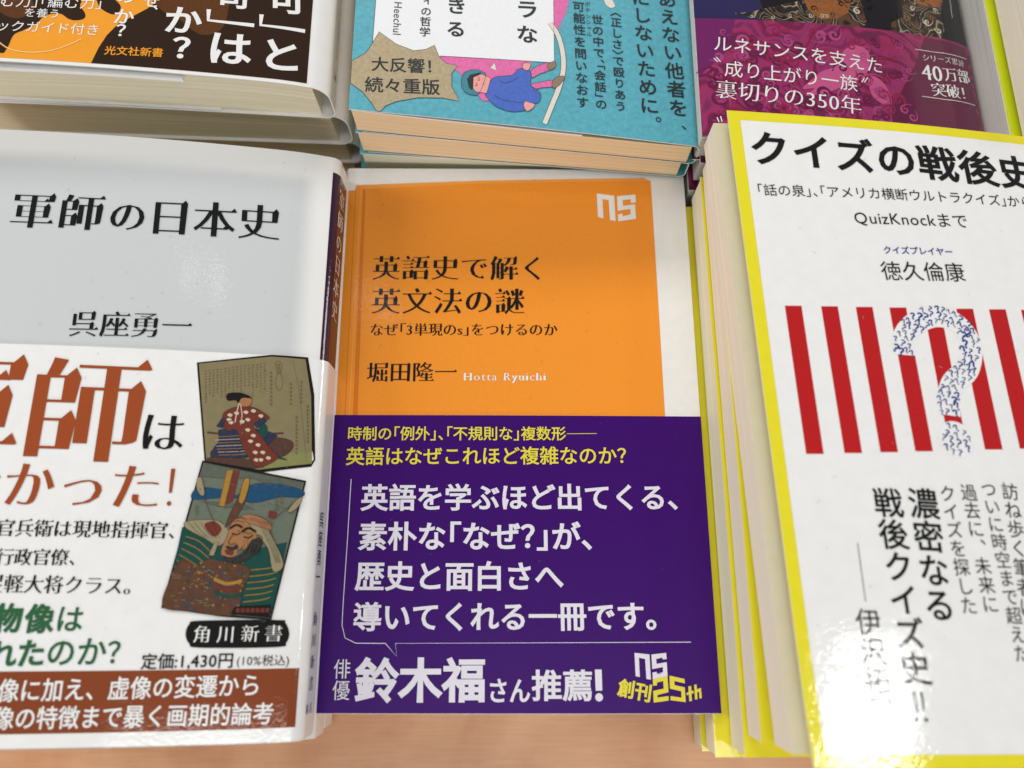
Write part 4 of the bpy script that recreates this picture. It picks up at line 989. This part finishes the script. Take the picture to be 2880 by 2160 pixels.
u1_, v1_ = bk.W, vM
sc1 = (mat(srgb(108, 26, 70)), mat(srgb(172, 72, 124)), mat(srgb(100, 24, 66)), mat(srgb(164, 62, 114)), mat(srgb(146, 32, 72)))
scrolls(bk, lambda r: np.array([r.uniform(.004, bk.W * .74), r.uniform(.002, vM - .003)]), 170, sc1, B_, 1, 1.0, 2.6)
PL1 = mat(srgb(112, 32, 96)); PL2 = mat(srgb(98, 26, 66)); HND = mat(srgb(196, 86, 136), 'gloss', .06)
bk.poly([(0.0, vM), (.0135, vM), (.010, vM - .012), (0.002, vM - .02), (0, vM - .024)], PL1, 1, tgt=B_, uv=True)
uR = bk.inv(cO(1840, 420))[0]
bk.poly([(uR - .014, 0.0005), (bk.W + .004, .0005), (bk.W + .004, vM - .0008), (uR + .004, vM - .0008), (uR - .001, vM - .012), (uR - .012, vM - .03)], PL2, 1, tgt=B_, uv=True)
bk.poly([cO(*p) for p in ((1240, 430), (1340, 380), (1450, 440), (1440, 600), (1330, 690), (1200, 740), (1080, 780), (930, 800), (1000, 740), (900, 740), (1010, 640), (1060, 600), (1200, 540))], HND, 2, smooth=True, tgt=B_)
bk.poly([cO(*p) for p in ((1450, 640), (1560, 680), (1640, 830), (1600, 880), (1480, 800))], HND, 2, smooth=True, tgt=B_)
bk.text('ルネサンスを支えた', cO(160, 362), cO(1570, 560), 'reg', white_g, tgt=B_)
bk.text('成り上がり一族', cO(250, 572), cO(1360, 706), 'reg', white_g, tgt=B_)
bk.text('裏切りの350年', cO(175, 740), cO(1390, 888), 'min', white_g, tgt=B_)
for q in (((165, 490), (200, 520)), ((185, 480), (222, 520)), ((1390, 690), (1412, 652)), ((1412, 690), (1440, 650))): bk.line([cO(*p) for p in q], .35, white_g, 6, tgt=B_)
bk.line([cC(1530, 312), cC(1650, 330), cC(1845, 373)], .22, white_g, 6, tgt=B_); bk.line([cC(1572, 604), cC(1720, 625), cC(1900, 661)], .22, white_g, 6, tgt=B_)
bk.text('シリーズ累計', cC(1572, 362), cC(1832, 405), 'min', white_g, tgt=B_); bk.text('40', cC(1568, 445), cC(1700, 463), 'minb', white_g, tgt=B_, asp=1.15)
bk.text('万部', cC(1702, 465), cC(1865, 490), 'minb', white_g, tgt=B_); bk.text('突破！', cC(1628, 560), cC(1850, 590), 'minb', white_g, tgt=B_)
for q in (((300, 735), (312, 765)), ((322, 728), (330, 762))): bk.line([cC(*p) for p in q], .35, white_g, 6, tgt=B_)
bk.finish()
MGm = brocade_mat("magenta_cover_print", [(0, DMG), (.4, RMG), (.6, MAG), (1, DMG)], 50, 0.22)
x = lowbook((61.2, 310, 40.2), (151.8, 312, 27), (151.6, 138.5, 27), (60.6, 135.0, 40.2), 12.0, 10.0, 'R', 3, 'magenta paperback with pale grey pages, second in the pile behind the quiz books', MGm, greyp, foot=.6, fore=.4); x.finish()
x = lowbook((60.2, 308, 27.6), (151.5, 310, 16.5), (151.5, 136, 16.5), (59.4, 132.4, 27.6), 12.0, 9.0, 'R', 3, 'magenta paperback third in the pile behind the quiz books', MGm, greyp, foot=.6, fore=.6); x.finish()
x = lowbook((60.2, 308, 14.8), (151.5, 310, 7.0), (151.5, 137, 7.0), (59.6, 134.5, 14.8), 14.6, 6.9, 'R', 3, 'magenta paperback lying on the table, bottom of the pile behind the quiz books', MGm, greyp); x.finish()
# far right pile
LIM = mat(srgb(206, 218, 30)); MAR = mat(srgb(104, 18, 44))
x = lowbook((160.0, 330, 64.5), (268, 330, 60), (268, 136, 60), (160.2, 136, 64.8), 18.0, 15, 'R', 3, 'paperback with lime green front and maroon back cover, top of the far right pile', LIM, pinkp, back=MAR, sp=MAR, fore=.2, botgap=.7); x.finish()
x = lowbook((158.0, 330, 46.0), (268, 330, 44), (268, 135, 44), (157.9, 135, 45.8), 15, 14, 'R', 3, 'lime green paperback with pale grey pages, second in the far right pile', LIM, greyp, fore=-.1, gap=lambda a, b: .38); x.finish()
x = lowbook((158.5, 330, 30.4), (268, 330, 29.6), (268, 135, 29.6), (158.5, 135, 30.4), 15.4, 15, 'R', 3, 'lime green paperback third in the far right pile', LIM, greyp); x.finish()
x = lowbook((158.5, 330, 14.8), (268, 330, 14.4), (268, 135, 14.4), (158.5, 135, 14.8), 14.6, 14.2, 'R', 3, 'lime green paperback lying on the table, bottom of the far right pile', LIM, greyp); x.finish()

bpy.data.objects.remove(_fo)
